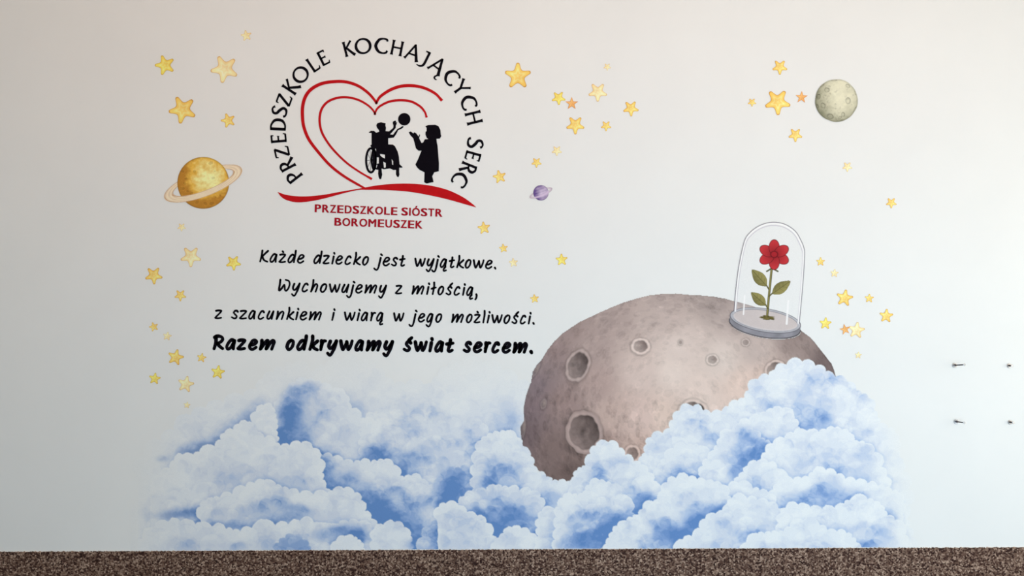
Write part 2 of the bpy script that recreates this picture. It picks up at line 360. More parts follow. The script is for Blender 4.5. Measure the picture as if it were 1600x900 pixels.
def z1(p): return [(400+x/4, 40+y/4) for x, y in p]
def z2(p): return [(400+x/4, 200+y/4) for x, y in p]
def ribpart(name, strokes, m):
    V, F = [], []
    for pts in strokes: ribbon(V, F, pts, 1, cap=False)
    return link(name, flat_mesh(V, F, LX, LZ), m, logo)
def wprof(pts, w0, w1, we):
    q = catmull(pts, 8); n = len(q); return [(x, y, w0 + (w1-w0)*math.sin(math.pi*min(1, i/n*1.0)) if i < n-3 else we) for i, (x, y) in enumerate(q)]
hp = z1([(756,490),(738,462),(700,420),(640,378),(570,354),(500,350),(415,362),(350,395),(312,440),(293,500),(291,570),(300,635)]) + z2([(330,70),(385,145),(465,235),(560,308),(690,383)])
hr = z1([(750,490),(768,455),(795,430),(845,400),(905,380),(975,376),(1050,390),(1120,425),(1163,470)])
ribpart('heart_outline', [wprof(hp, 3.6, 5.3, 3.2), wprof(hr, 3.6, 5.0, 4.4)], M_red)
hp = z1([(748,558),(730,527),(695,495),(640,465),(575,449),(510,452),(450,476),(412,520),(398,580),(405,645)]) + z2([(430,62),(480,132),(560,212),(640,270),(725,320)])
hr = z1([(740,558),(758,520),(790,495),(840,474),(905,467),(970,475),(1025,505),(1055,540),(1067,575)])
ribpart('heart_outline', [wprof(hp, 2.8, 3.8, 3.6), wprof(hr, 2.8, 3.8, 3.6)], M_red)
top = catmull(z2([(135,400),(200,420),(300,428),(420,418),(520,400),(640,380),(720,365),(800,354),(900,348),(1000,350),(1100,362),(1200,388),(1290,430),(1350,472),(1378,497)]), 5)
bot = catmull(z2([(1378,497),(1300,475),(1200,447),(1080,420),(950,398),(800,388),(700,387),(640,388),(560,405),(450,435),(350,457),(260,465),(195,452),(158,430),(135,400)]), 5)
V, F = [], []; poly_faces(V, F, [top + bot[1:-1]])
link('swoosh', flat_mesh(V, F, LX, LZ, Y0-.0002), M_red, logo)
def z3(p): return [(560+x/7.5, 170+y/7.5) for x, y in p]
boy = z3([(122,275),(150,258),(185,260),(210,282),(245,268),(240,250),(218,222),(210,192),(225,168),(265,158),(320,170),(317,195),(325,225),(318,262),(360,265),(408,225),(412,200),(402,165),(410,147),(430,138),(445,145),(436,158),(455,160),(446,172),(452,180),(440,190),(438,225),(400,270),(372,300),(405,306),(432,270),(460,235),(490,222),(515,203),(533,208),(520,225),(500,238),(468,250),(442,300),(415,338),(350,345),(350,418),(405,420),(430,440),(460,500),(475,560),(483,650),(518,682),(515,690),(480,690),(478,740),(482,770),(472,800),(455,798),(441,770),(442,715),(410,718),(370,700),(298,710),(272,700),(275,740),(280,770),(268,822),(250,826),(238,800),(232,760),(235,715),(205,712),(170,690),(168,560),(160,470),(140,430),(155,420),(155,285),(125,283)])
holes = [z3(h) for h in ([(255,530),(312,538),(312,582),(290,575),(258,550)], [(205,568),(240,570),(240,640),(205,648)], [(292,620),(322,635),(322,688),(300,692)], [(390,590),(408,615),(408,660),(396,655)], [(197,468),(208,470),(208,498),(199,500)], [(202,660),(225,655),(215,690),(203,688)])]
V, F = [], []; poly_faces(V, F, [boy] + holes)
o = link('wheelchair_child_silhouette', flat_mesh(V, F, LX, LZ), M_black, logo); o['label'] = 'black silhouette of a child seated in a wheelchair reaching up'
V, F = [], []
def ell(cx, cy, rx, ry, ww, n=40): return [(cx+rx*math.cos(2*math.pi*i/n), cy+ry*math.sin(2*math.pi*i/n), ww) for i in range(n)]
c = z3([(147,605)])[0]; ribbon(V, F, ell(*c, 7.4, 18.8, 3.4), 1, closed=True)
c = z3([(182,595)])[0]; ribbon(V, F, ell(*c, 3.4, 15.5, 2.6), 1, closed=True)
for k in range(9):
    a = 2*math.pi*k/9+.3; c = z3([(147,600)])[0]; ribbon(V, F, [(c[0], c[1], .6), (c[0]+7*math.cos(a), c[1]+18*math.sin(a), .6)], 1, cap=False)
ribbon(V, F, [(c[0], c[1], 2.2), (c[0]+4, c[1], 2.2)], 1)
link('wheel', flat_mesh(V, F, LX, LZ, Y0-.0001), M_black, o)
girl = z3([(590,275),(615,266),(645,290),(655,275),(680,290),(705,325),(716,300),(724,306),(712,345),(740,402),(760,395),(778,358),(820,355),(800,340),(786,300),(788,270),(800,262),(800,225),(785,205),(820,190),(900,187),(940,205),(962,250),(966,300),(972,322),(955,350),(915,353),(920,395),(928,430),(945,640),(943,732),(890,745),(866,790),(882,860),(850,865),(800,876),(772,862),(775,745),(720,718),(690,690),(668,655),(700,590),(740,492),(705,492),(675,465),(658,400),(645,350),(610,310)])
V, F = [], []; poly_faces(V, F, [girl])
link('standing_child_silhouette', flat_mesh(V, F, LX, LZ), M_black, logo)['label'] = 'black silhouette of a standing child with raised hands'
V, F = [], []; c = z3([(538,123)])[0]; V += [(c[0]+9.7*math.cos(2*math.pi*i/40), c[1]-9.7*math.sin(2*math.pi*i/40)) for i in range(40)]; F.append(tuple(range(40))[::-1])
link('ball_silhouette', flat_mesh(V, F, LX, LZ), M_black, logo)

# red capitals under the emblem, from the built-in face
ADV = dict(P=.667,R=.722,Z=.611,E=.667,D=.722,S=.667,K=.722,O=.778,L=.611,I=.278,T=.611,B=.722,M=.833,U=.722); ADV['Ó'] = .778; ADV[' '] = .278
_gc = {}
def font_glyph(ch):
    if ch in _gc: return _gc[ch]
    cu = bpy.data.curves.new('t', 'FONT'); cu.body = ch; cu.size = 1; cu.offset = 0; cu.resolution_u = 4
    to = bpy.data.objects.new('t', cu); COL.objects.link(to)
    dg = bpy.context.evaluated_depsgraph_get(); dg.update()
    me = bpy.data.meshes.new_from_object(to.evaluated_get(dg))
    V = [(v.co.x, v.co.y) for v in me.vertices]; F = [tuple(p.vertices) for p in me.polygons]
    bpy.data.objects.remove(to); bpy.data.curves.remove(cu); bpy.data.meshes.remove(me)
    V2, F2 = [], []
    for lv, (dx, dy) in enumerate(((-.034, .012), (-.034, -.012), (-.012, 0), (.012, 0), (.034, .012), (.034, -.012))):
        k = len(V2); V2 += [(x+dx, y+dy, lv*.00012) for x, y in V]; F2 += [tuple(i+k for i in f) for f in F]
    _gc[ch] = (V2, F2); return _gc[ch]
capV = [v[:2] for v in font_glyph('E')[0]]; capLo = min(v[1] for v in capV); capH = max(v[1] for v in capV) - capLo
for txt, xa, ya, xb, yb, lab in (('PRZEDSZKOLE SIÓSTR', 491.6, 331.6, 691.2, 338.9, 'red capitals reading PRZEDSZKOLE SIÓSTR just under the red swoosh'),
                            ('BOROMEUSZEK', 522.4, 352.6, 660.2, 357.4, 'red capitals reading BOROMEUSZEK above the handwritten verse')):
    root = thing('emblem_caption', lab, 'lettering', (WX((xa+xb)/2), 0, WZ((ya+yb)/2)), 'red captions below the emblem')
    tot = sum(ADV[c] for c in txt) ; sc = (xb - xa) / (tot - .09); x = -.06; hh = 12.3
    for ch in txt:
        if ch != ' ':
            gv, gf = font_glyph(ch); mn = min(v[0] for v in gv); mxx = max(v[0] for v in gv)
            side = .03 if ch in 'ZT' else .045 if ch in 'OÓSK' else .065
            l = x + (.065 if ch in 'PREDKLBMUI' else side); r = x + ADV[ch] - (.065 if ch in 'MUI' else .03)
            V = []
            for vx, vy, lv in gv:
                u = (l + (vx-mn)/(mxx-mn)*(r-l)) * sc; v_ = (vy-capLo)/capH*hh
                t = u / (xb-xa); V.append((xa+u+v_*.03, ya+(yb-ya)*t - v_, lv))
            link('letter', flat_mesh(V, gf, root.location.x, root.location.z), M_darkred, root)
        x += ADV[ch]

# ---------- stars
def star_mesh(kind):
    rim, mid, cen = {'gold': ((186,136,62),(226,186,94),(232,202,128)), 'yellow': ((184,148,60),(224,194,86),(230,210,122)),
        'pale': ((198,160,104),(226,202,146),(232,214,168)), 'orange': ((184,116,58),(216,152,84),(226,174,112))}[kind]
    sharp = kind == 'orange'
    ctrl = []
    for i in range(5):
        a = math.pi/2 + i*2*math.pi/5
        if sharp: ctrl += [(math.cos(a), math.sin(a))]
        else:
            for da in (-.13, 0, .13): 
                rr = .93 if da else .99
                ctrl.append((rr*math.cos(a+da), rr*math.sin(a+da)))
        b = a + math.pi/5; ctrl.append((.53*math.cos(b), .53*math.sin(b)) if not sharp else (.4*math.cos(b), .4*math.sin(b)))
    out = [(x, y) for x, y in (catmull(ctrl, 5, True) if not sharp else ctrl)]
    n = len(out); V = []; C = []; F = []
    rings = [(1.0, rim, 1), (.95, rim, 1.08), (.88, mid, .98), (.70, mid, 1.0), (.45, cen, 1.0), (.25, mid, .99)]
    for s, col, k in rings:
        for j, (x, y) in enumerate(out):
            V.append((x*s, 0, y*s)); rad = math.hypot(x, y)
            ang = math.atan2(y, x)
            c = ink(np.array(col)*k, 500, 300)
            # ridge lines drawn along each arm, warmer wash on the lower left
            if .3 < s < .9: c = c * (1 + .07*(rad-.6)/.4)
            c = c * (1 + .05*math.sin(ang - .8)) * np.array([1, 1 + .05*math.sin(ang-.8), 1 + .1*math.sin(ang-.8)])
            C.append(np.clip(c, 0, .93))
    V.append((0,0,0)); C.append(ink(cen, 500, 300)); k = len(V)-1
    for r in range(len(rings)-1):
        for j in range(n): F.append((r*n+j, r*n+(j+1)%n, (r+1)*n+(j+1)%n, (r+1)*n+j))
    for j in range(n): F.append(((len(rings)-1)*n+j, (len(rings)-1)*n+(j+1)%n, k))
    F = [f[::-1] for f in F]
    me = bpy.data.meshes.new('star_'+kind); me.from_pydata(V, [], F); me.update()
    at = me.color_attributes.new('Col', 'FLOAT_COLOR', 'POINT'); arr = np.ones((len(V), 4), np.float32); arr[:, :3] = np.array(C)
    at.data.foreach_set('color', arr.ravel()); me.materials.append(M_star); return me
SM = {k: star_mesh(k) for k in ('gold', 'yellow', 'pale', 'orange')}
U, D, Lf = 0, 180, 90
STARS = [
 (258,102,16,Lf,'yellow','medium yellow star at upper left, left of the big pale star'),
 (351,108,22,98,'pale','big pale yellow star left of the arched lettering'),
 (285.5,171.5,22,98,'gold','big golden star above the ringed yellow planet'),
 (356.7,188.4,11.5,Lf,'gold','small golden star right of the big golden star, above the ringed planet'),
 (385,55.8,8.5,Lf-8,'pale','tiny pale star highest on the wall, left of the arched lettering'),
 (284,355,6.5,D,'pale','tiny pale star just below the ringed yellow planet'),
 (298.4,401,16.5,D,'pale','large pale star left of the first line of the verse'),
 (365,410.7,12,D+4,'yellow','yellow star closest to the left end of the first line of the verse'),
 (240.5,430.4,14,D+3,'gold','golden star furthest left, below the large pale star'),
 (282,461.5,9.3,D,'gold','small golden star left of the second line of the verse'),
 (240.5,510.7,7.3,Lf,'gold','tiny golden star level with the gap between third and last verse lines, furthest left'),
 (261.6,525.3,6.8,-10,'pale','tiny pale star left of the bold last line of the verse'),
 (274.7,558.3,12.8,-14,'gold','golden star standing above the pale star left of the clouds'),
 (315.2,559,7.4,-10,'gold','tiny golden star just right of a bigger golden one, below the bold verse line'),
 (340.7,581.6,11,-8,'yellow','yellow star nearest the clouds on the left side'),
 (242,591.6,9.3,-8,'yellow','small yellow star at lower left, furthest left above the clouds'),
 (290.6,600.3,13,-12,'pale','pale star low on the left just above the fading clouds'),
 (292.4,633,5.2,-8,'pale','tiniest pale star, lowest of all on the left side'),
 (809.2,119,21,0,'gold','biggest golden star upright to the right of the arched lettering'),
 (872.8,153.3,11,D+3,'yellow','yellow star immediately left of the small orange star'),
 (893.3,162,10.5,0,'orange','small pointed orange star between yellow star and golden star left of the open wall'),
 (934,144,15,D,'pale','large pale star right of the small orange star'),
 (985.7,169.5,12.5,D+3,'gold','golden star furthest right in the cluster around the small orange star'),
 (899,195.6,14.5,D,'gold','large golden star directly below the small orange star'),
 (947,196.9,8.3,D,'gold','small golden star below the large pale star'),
 (948.8,104.5,5.7,D,'pale','tiny pale star above the large pale star at top centre'),
 (870,235.7,8,D,'pale','small pale star above right of the purple planet'),
 (838.3,254,8,D,'gold','small golden star just above the purple planet'),
 (780.6,276.3,10.5,Lf-5,'gold','golden star just right of the end of the arched lettering'),
 (756.2,356.3,10,Lf-10,'gold','golden star right of the red captions below the red swoosh'),
 (786.7,388,7,Lf-10,'gold','small golden star above the full stop of the first verse line'),
 (802.3,410.4,7,Lf-12,'pale','small pale star right of the end of the first verse line'),
 (877.6,406,9.5,Lf-15,'yellow','yellow star alone in the open wall right of the verse'),
 (835.3,466.7,7,Lf-12,'gold','small golden star above the end of the third verse line'),
 (1218.4,105,12,D,'gold','golden star topmost on the right side, above the biggest right-hand star'),
 (1215,159.5,20.5,D+2,'gold','biggest star of the right side, left of the grey-green moon'),
 (1174.9,160,6.6,D,'gold','tiny golden star left of the biggest right-hand star'),
 (1252.2,152.2,10,-3,'orange','small pointed orange star immediately left of the grey-green moon'),
 (1242.7,211,11,D,'gold','golden star below left of the grey-green moon'),
 (1323.8,260.7,7.8,D,'pale','small pale star below the grey-green moon'),
 (1392.5,317,8.5,D,'gold','small golden star furthest right and alone on the bright wall'),
 (1282,409,6.9,0,'gold','tiny golden star right of the top of the glass dome'),
 (1303.7,427,6.4,-5,'pale','tiny pale star right of the glass dome, below a tiny golden one'),
 (1319.6,465.6,13.3,-10,'gold','largest golden star of the cluster right of the glass dome'),
 (1358,466.2,7.1,-3,'gold','tiny golden star right of the largest star in the lower right cluster'),
 (1384.6,493.6,11,-5,'gold','golden star furthest right in the cluster beside the glass dome'),
 (1289.7,505.5,9.5,-4,'yellow','yellow star just right of the foot of the glass dome'),
 (1320.2,514.8,9,84,'orange','small orange star touching the left of a large pale star'),
 (1338.2,516,13,-8,'pale','large pale star touching the small orange star at lower right'),
 (1341,555,5.3,-4,'pale','tiniest pale star lowest on the right, above the clouds'),
]
for x, y, r, rot, kd, lab in STARS:
    o = bpy.data.objects.new('star', SM[kd]); COL.objects.link(o)
    o.location = (WX(x), Y0 - (.0003 if kd == 'orange' else 0), WZ(y)); o.scale = (r*S, 1, r*S); o.rotation_euler = (0, -math.radians(rot), 0)
    tag(o, lab, 'star', 'stars printed on the wall')

# ================================================================== the painted print (watercolour), as ink on a fine grid
SS = 2
H, W = 880*SS, 1600*SS
IMG = np.zeros((H, W, 3), np.float32); LAB = np.zeros((H, W), np.int16)
def window(x0, y0, x1, y1):
    a = max(0, int(x0*SS)); b = max(0, int(y0*SS)); c = min(W, int(x1*SS)+1); d = min(H, int(y1*SS)+1)
    ys, xs = np.mgrid[b:d, a:c].astype(np.float32) / SS
    return (slice(b, d), slice(a, c)), xs, ys
_big = np.array([[WLIN[0,0]]])
IMG[:] = WALL_ALB
def put(sl, alpha, col, lab=None):
    a = alpha[..., None].astype(np.float32)
    IMG[sl] = IMG[sl]*(1-a) + np.asarray(col, np.float32)*a
    if lab is not None:
        L = LAB[sl]; L[(alpha > .5) | ((alpha > .03) & (L == 0))] = lab
def sst(e0, e1, x):
    t = np.clip((x-e0)/(e1-e0), 0, 1); return t*t*(3-2*t)
def vnoise(xs, ys, scale, seed, octs=4, sx=1.0):
    g = np.random.default_rng(seed); out = np.zeros(xs.shape, np.float32); amp = 1; tot = 0; fx, fy = xs/scale/sx, ys/scale
    for o_ in range(octs):
        G = g.random((64, 64), dtype=np.float32)
        u = fx*(2**o_)+17.3*o_; v = fy*(2**o_)+9.1*o_
        iu = np.floor(u).astype(int); iv = np.floor(v).astype(int); tu = u-iu; tv = v-iv
        tu = tu*tu*(3-2*tu); tv = tv*tv*(3-2*tv)
        a = G[iv % 64, iu % 64]; b = G[iv % 64, (iu+1) % 64]; c = G[(iv+1) % 64, iu % 64]; d = G[(iv+1) % 64, (iu+1) % 64]
        out += amp*((a*(1-tu)+b*tu)*(1-tv)+(c*(1-tu)+d*tu)*tv); tot += amp; amp *= .5
    return out/tot - .5
def polymask(xs, ys, P):
    m = np.zeros(xs.shape, bool); x = xs[0]; n = len(P)
    for r in range(xs.shape[0]):
        y = ys[r, 0] + .01; cr = []
        for i in range(n):
            (xa, ya), (xb, yb) = P[i], P[(i+1) % n]
            if (ya > y) != (yb > y): cr.append(xa + (y-ya)*(xb-xa)/(yb-ya))
        cr.sort()
        for k in range(0, len(cr)-1, 2):
            a, b = np.searchsorted(x, cr[k]), np.searchsorted(x, cr[k+1]); m[r, a:b] = True
    return m
def blur(a, r):
    k = max(1, int(r*SS)); a = a.astype(np.float32)
    for ax in (0, 1):
        p = np.pad(a, [(k+1, k) if i == ax else (0, 0) for i in (0, 1)], mode='edge'); c = np.cumsum(p, axis=ax, dtype=np.float64)
        a = ((c[2*k+1:] - c[:-2*k-1]) if ax == 0 else (c[:, 2*k+1:] - c[:, :-2*k-1])).astype(np.float32)/(2*k+1)
    return a
def ellipse(xs, ys, cx, cy, rx, ry, rot=0, wob=0, seed=0):
    c, s = math.cos(math.radians(rot)), math.sin(math.radians(rot)); dx, dy = xs-cx, ys-cy
    u, v = (dx*c+dy*s)/rx, (-dx*s+dy*c)/ry; d = np.sqrt(u*u+v*v)
    if wob:
        t = np.arctan2(v, u); d = d + wob*(np.sin(t*5+seed)+.6*np.sin(t*9+seed*2.3)+.4*np.sin(t*14+seed*3.1))
    return d                                     # <1 inside
PARTS = {}                                        # label id -> (name, owner key, label)

# ---- the big cratered planetoid
MOON = [(892,765),(880,762),(868,760),(855,755),(847,740),(838,732),(829,719),(823,704),(816,695),(814,680),(813,667),(819,657),(818,638),(822,618),(829,598),(832,580),(838,570),(846,561),(855,546),(866,532),(879,520),(892,511),(906,502),(921,495),(938,487),(954,480),(974,472),(994,466),(1014,461),(1035,458.5),(1055,458),(1075,460),(1095,461),(1115,463),(1132,466),(1150,471),(1175,478),(1205,489),(1235,504),(1255,519),(1266,527),(1273,535),(1280,544),(1288,554),(1294,562),(1299,568),(1303,578),(1306,590),(1308,610),(1300,770)]
sl, xs, ys = window(800, 445, 1320, 775)
nz = vnoise(xs, ys, 14, 3)
mm = polymask(xs, ys, MOON)
cp = [(825,640,112,100,104),(836,600,120,109,113),(868,550,136,121,119),(895,522,145,130,126),(950,492,160,146,141),(1040,466,165,152,147),(1120,470,157,146,142),(1040,500,184,171,165),(1000,580,197,184,177),(1050,580,212,202,194),(1060,540,205,194,187),(1130,560,207,198,191),(1180,545,186,175,170),(1240,528,146,133,129),(1290,570,112,100,99),(1240,600,165,151,146),(1000,650,198,181,174),(1090,615,214,202,194),(930,600,162,146,141),(880,630,138,122,119),(862,700,114,100,98),(895,740,98,85,83),(940,700,140,122,117),(960,650,180,163,156),(1000,705,186,166,158),(1160,605,216,200,190),(1190,600,212,194,184),(915,540,160,146,141),(1040,650,205,190,180),(1150,500,176,164,160),(820,680,104,92,95),(850,570,128,116,116)]
wsum = 0; csum = 0; cp = [(x, y, min(r*1.045, 238), g_*1.035, b_*1.035) for x, y, r, g_, b_ in cp]
for x, y, r, g, b in cp:
    ww = 1/((xs-x)**2+(ys-y)**2+180)**1.6; c = ink((r, g, b), x, y); wsum = wsum + ww; csum = csum + ww[..., None]*c
mcol = csum/wsum[..., None]
put(sl, mm.astype(np.float32), mcol, 10)
PARTS[10] = ('planetoid_body', 'moon', None)
TEX = np.ones(xs.shape, np.float32)
g = random.Random(5)
ox, oy = 800, 445
for k in range(4200):
    x = g.uniform(812, 1310); y = g.uniform(456, 768)
    dcx, dcy = (x-1062)/250, (y-650)/195; rad = min(1, math.hypot(dcx, dcy))
    dc = math.hypot((x-1075)/190, (y-575)/90)
    if g.random() > .22 + .78*min(1, dc*.75): continue
    tang = math.degrees(math.atan2(dcx*195, -dcy*250)) if False else math.degrees(math.atan2(dcy*195, dcx*250))+90
    r1 = g.choice([g.uniform(2, 4.5), g.uniform(4, 8.5)]); r2 = r1*g.uniform(.4, .9)*(1-.35*rad)
    j0, j1 = max(0, int((y-oy-9)*SS)), int((y-oy+9)*SS); i0, i1 = max(0, int((x-ox-9)*SS)), int((x-ox+9)*SS)
    X, Yy = xs[j0:j1, i0:i1], ys[j0:j1, i0:i1]
    if X.size == 0: continue
    d = ellipse(X, Yy, x, y, r1, r2, tang+g.uniform(-25, 25), .08, g.random()*6)
    amp = g.choice([-1, -1, -1, .7])*g.uniform(.04, .13)*(.45+.75*min(1.2, dc))
    TEX[j0:j1, i0:i1] *= 1 + amp*(1-sst(.92, 1.02, d))*(.6+.4*sst(.4, .95, d))
edge = blur(mm, 2.2); rimd = np.where(mm, 1-sst(.5, .99, edge), 0)
mtex = TEX*(1 + .10*nz)*(1-.25*rimd)
IMG[sl] *= np.where(mm, mtex, 1)[..., None].astype(np.float32)
def crater(cx, cy, rx, ry, rot, seed, lab=11, rim=.28, deep=(92,80,77)):
    sl, xs, ys = window(cx-rx*2-6, cy-ry*2-6, cx+rx*2+6, cy+ry*2+6)
    m = polymask(xs, ys, MOON)
    base = IMG[sl].copy()
    dh = ellipse(xs, ys, cx-rx*.08, cy+ry*.14, rx*(1+rim)*1.1, ry*(1+rim)*1.12, rot, .025, seed+2)
    put(sl, .5*(1-sst(.9, 1.08, dh))*m, base*.62)
    do = ellipse(xs, ys, cx, cy, rx*(1+rim), ry*(1+rim), rot, .028, seed)
    rc = np.percentile(base[m], 70, axis=0)*1.16 + .045 if m.any() else base.mean(axis=(0, 1)); rc = rc*min(1, .76/rc.max())
    put(sl, .55*np.exp(-((do-1.0)*rx/1.0)**2)*m, base*.6)
    put(sl, (1-sst(.97-.6/rx, .97+.6/rx, do))*m, rc*(1+.12*vnoise(xs, ys, 5, 9))[..., None]*(1 - .22*sst(.80, 1.0, do))[..., None], lab)
    di = ellipse(xs, ys, cx, cy, rx, ry, rot, .03, seed+1)
    u = ((xs-cx)/rx*.8 - (ys-cy)/ry*.5)
    dk = ink(deep, cx, cy); lt = rc*.62
    t = np.clip(.5+.5*u + .25*vnoise(xs, ys, 7, seed+5)*2, 0, 1)[..., None]
    inner = lt*(1-t) + dk*t
    put(sl, (1-sst(1.0-1.2/rx, 1.0+1.2/rx, di))*m, inner, lab)
    rr = random.Random(seed)
    for k in range(int(8+rx)):
        a = rr.uniform(0, 6.28); q = rr.uniform(0, .7); x, y = cx+rx*q*math.cos(a), cy+ry*q*math.sin(a)
        d = ellipse(xs, ys, x, y, rr.uniform(.15, .3)*rx, rr.uniform(.12, .26)*ry, rot+rr.uniform(-30, 30))
        al = .28*(1-sst(.85, 1.05, d))*(di < .93)*m
        put(sl, al, IMG[sl]*(.72 if rr.random() < .55 else 1.25))
    ar = (np.abs(di-1) < 1.3/rx)*m
    put(sl, .35*ar, IMG[sl]*.55)
CR = [(903,571,14.5,21,22,1),(913,675,23,27,-8,2),(1001,541,10.5,9,0,3),(1113,562,6.8,6,0,4),(1165,535,4.6,4.2,0,5),(1213,580,14.5,14,0,6),(1083,646,19,18,0,7),(849.5,631,3.3,6,15,8),(988,709,9,10,0,9),(838,578,2.4,9,28,10),(818,668,2.6,12,5,11),(893,757,2.4,3,0,12),(1063,535,2.6,3,0,13)]
for q in CR: 
    lab_ = 11 + CR.index(q); crater(*q[:5], q[5], lab_, rim=.30 if q[2] > 13 else .5, deep=(76,66,64) if q[2] > 13 else (112,98,95) if q[2] > 8 else (150,137,132)); PARTS[lab_] = ('crater', 'moon', None)
# ground tint where the dome stands
sl, xs, ys = window(1120, 470, 1275, 540)
d = ellipse(xs, ys, 1196, 510, 64, 19, 9); put(sl, .45*(1-sst(.8, 1.15, d))*(polymask(xs, ys, MOON)), IMG[sl]*.55)

# ---- glass dome with a plain red flower
def cpoly(P, n=6, closed=True): return catmull(P, n, closed)
DOME = [(1146.8,486),(1150,448),(1155,411.7),(1163,376.7),(1171,364),(1183,354.5),(1196,349),(1208.6,347.3),(1222,349),(1234,354.5),(1244,363),(1250.6,374.3),(1255.5,386),(1257,399),(1254,446.7),(1248.7,505)]
dome_line = catmull(DOME, 6)
sl, xs, ys = window(1130, 340, 1265, 532)
base_c = (1195.8, 500.5)
def ell_pts(cx, cy, rx, ry, rot, n=60, a0=0, a1=360):
    c, s = math.cos(math.radians(rot)), math.sin(math.radians(rot)); o = []
    for i in range(n+1):
        a = math.radians(a0+(a1-a0)*i/n); u, v = rx*math.cos(a), ry*math.sin(a); o.append((cx+u*c-v*s, cy+u*s+v*c))
    return o
inside = polymask(xs, ys, dome_line + ell_pts(base_c[0], base_c[1], 51.5, 15.5, 9, 30, 0, 180)).astype(np.float32)
di = blur(inside, 3)
def line(sl, xs, ys, pts, wd, col, al=1.0, lab=None, w1=None):
    d = np.full(xs.shape, 1e9, np.float32)
    for i, ((xa, ya), (xb, yb)) in enumerate(zip(pts[:-1], pts[1:])):
        vx, vy = xb-xa, yb-ya; L = vx*vx+vy*vy+1e-9; t = np.clip(((xs-xa)*vx+(ys-ya)*vy)/L, 0, 1)
        dd = np.hypot(xs-xa-t*vx, ys-ya-t*vy)
        d = np.minimum(d, dd - ((wd + ((w1-wd)*i/len(pts)) if w1 is not None else wd)/2))
    put(sl, al*(1-sst(-.35, .45, d)), col, lab)
# base ring: side, top
for dy, lb, cc in ((7.5, 40, (128,128,136)),):
    side = np.zeros(xs.shape, np.float32)
    for k in np.linspace(0, 8, 9): side = np.maximum(side, 1-sst(.985, 1.01, ellipse(xs, ys, base_c[0]-k*.12, base_c[1]+k, 56, 18.5, 9)))
    streak = 1 + .35*vnoise(xs, ys, 9, 31, 3) + .10*np.sin(xs*.19)
    put(sl, side, ink((142,143,152), 1196, 505)*streak[..., None], 40)
    line(sl, xs, ys, ell_pts(base_c[0]-.9, base_c[1]+8, 56, 18.5, 9, 40, -5, 185), 1.4, ink((70,68,76), 1196, 510), .9, 40)
dtop = ellipse(xs, ys, *base_c, 56, 18.5, 9)
put(sl, 1-sst(.985, 1.01, dtop), ink((176,178,186), 1196, 500)*(1+.4*vnoise(xs, ys, 11, 33, 3))[..., None], 40)
line(sl, xs, ys, ell_pts(*base_c, 55.6, 18.2, 9, 60, 0, 360), 1.0, ink((84,82,92), 1196, 510), .8, 40)
dinn = ellipse(xs, ys, *base_c, 51, 15.3, 9)
fl = ink((200,190,188), 1196, 500)
put(sl, 1-sst(.98, 1.02, dinn), fl*(1+.12*vnoise(xs, ys, 10, 35, 3))[..., None], 41)
line(sl, xs, ys, ell_pts(*base_c, 51, 15.3, 9, 60, 0, 360), 1.0, ink((110,108,118), 1196, 510), .8, 41)
PARTS[40] = ('base_ring', 'dome', 'grey ring under the glass dome'); PARTS[41] = ('base_floor', 'dome', None)
# the clear glass: faint wash, brighter flanks
veil = inside*(.16 + .34*np.clip(1-(di-.5)*2, 0, 1))
put(sl, veil, ink((226,228,234), 1200, 430), None)
L = LAB[sl]; L[(inside > .5) & (L != 40) & (L != 41)] = 42; PARTS[42] = ('glass_dome', 'dome', 'clear glass bell with thin dark outline')
inner = [(1201.5 + (x-1201.5)*.945, 353 + (y-348)*.975) for x, y in dome_line]
line(sl, xs, ys, inner, 1.6, ink((214,212,222), 1200, 430), .6)
line(sl, xs, ys, [(x, y) for x, y in inner], .7, ink((175,170,185), 1200, 430), .5)
line(sl, xs, ys, [(1201.5+(x-1201.5)*.97, 350+(y-348)*.985) for x, y in dome_line], 2.2, ink((252,253,254), 1200, 430), .85)
line(sl, xs, ys, dome_line, 1.25, ink((120,116,128), 1200, 430), .85, 42)
line(sl, xs, ys, [(1163.5,462),(1161.5,491)], 2.2, ink((246,248,250), 1160, 480), .8)
line(sl, xs, ys, [(1231.5,470),(1229,506)], 3.0, ink((248,250,252), 1230, 480), .85)
# flower: plain round blossom, stem and three leaves
ol = lambda c: ink(c, 1200, 430)
line(sl, xs, ys, catmull([(1205.5,420),(1203.5,440),(1201,465),(1198.5,494)], 8), 3.6, ol((88,84,48)), 1, 43)
line(sl, xs, ys, catmull([(1205.2,420),(1203.2,440),(1200.8,465),(1198.3,494)], 8), 1.8, ol((142,136,84)), 1, 43)
line(sl, xs, ys, [(1201,452),(1197,445)], 2, ol((98,94,54)), 1, 43); line(sl, xs, ys, [(1201.5,463),(1208,457)], 2, ol((98,94,54)), 1, 43); line(sl, xs, ys, [(1199.5,482),(1195.5,475)], 2, ol((98,94,54)), 1, 43)
d = ellipse(xs, ys, 1199, 496.5, 12, 3.6, 5, .12, 2); put(sl, 1-sst(.8, 1.1, d), ol((104,96,52))*(1+.8*vnoise(xs, ys, 3, 40, 2))[..., None], 43)
PARTS[43] = ('stem', 'dome', 'olive green stem')
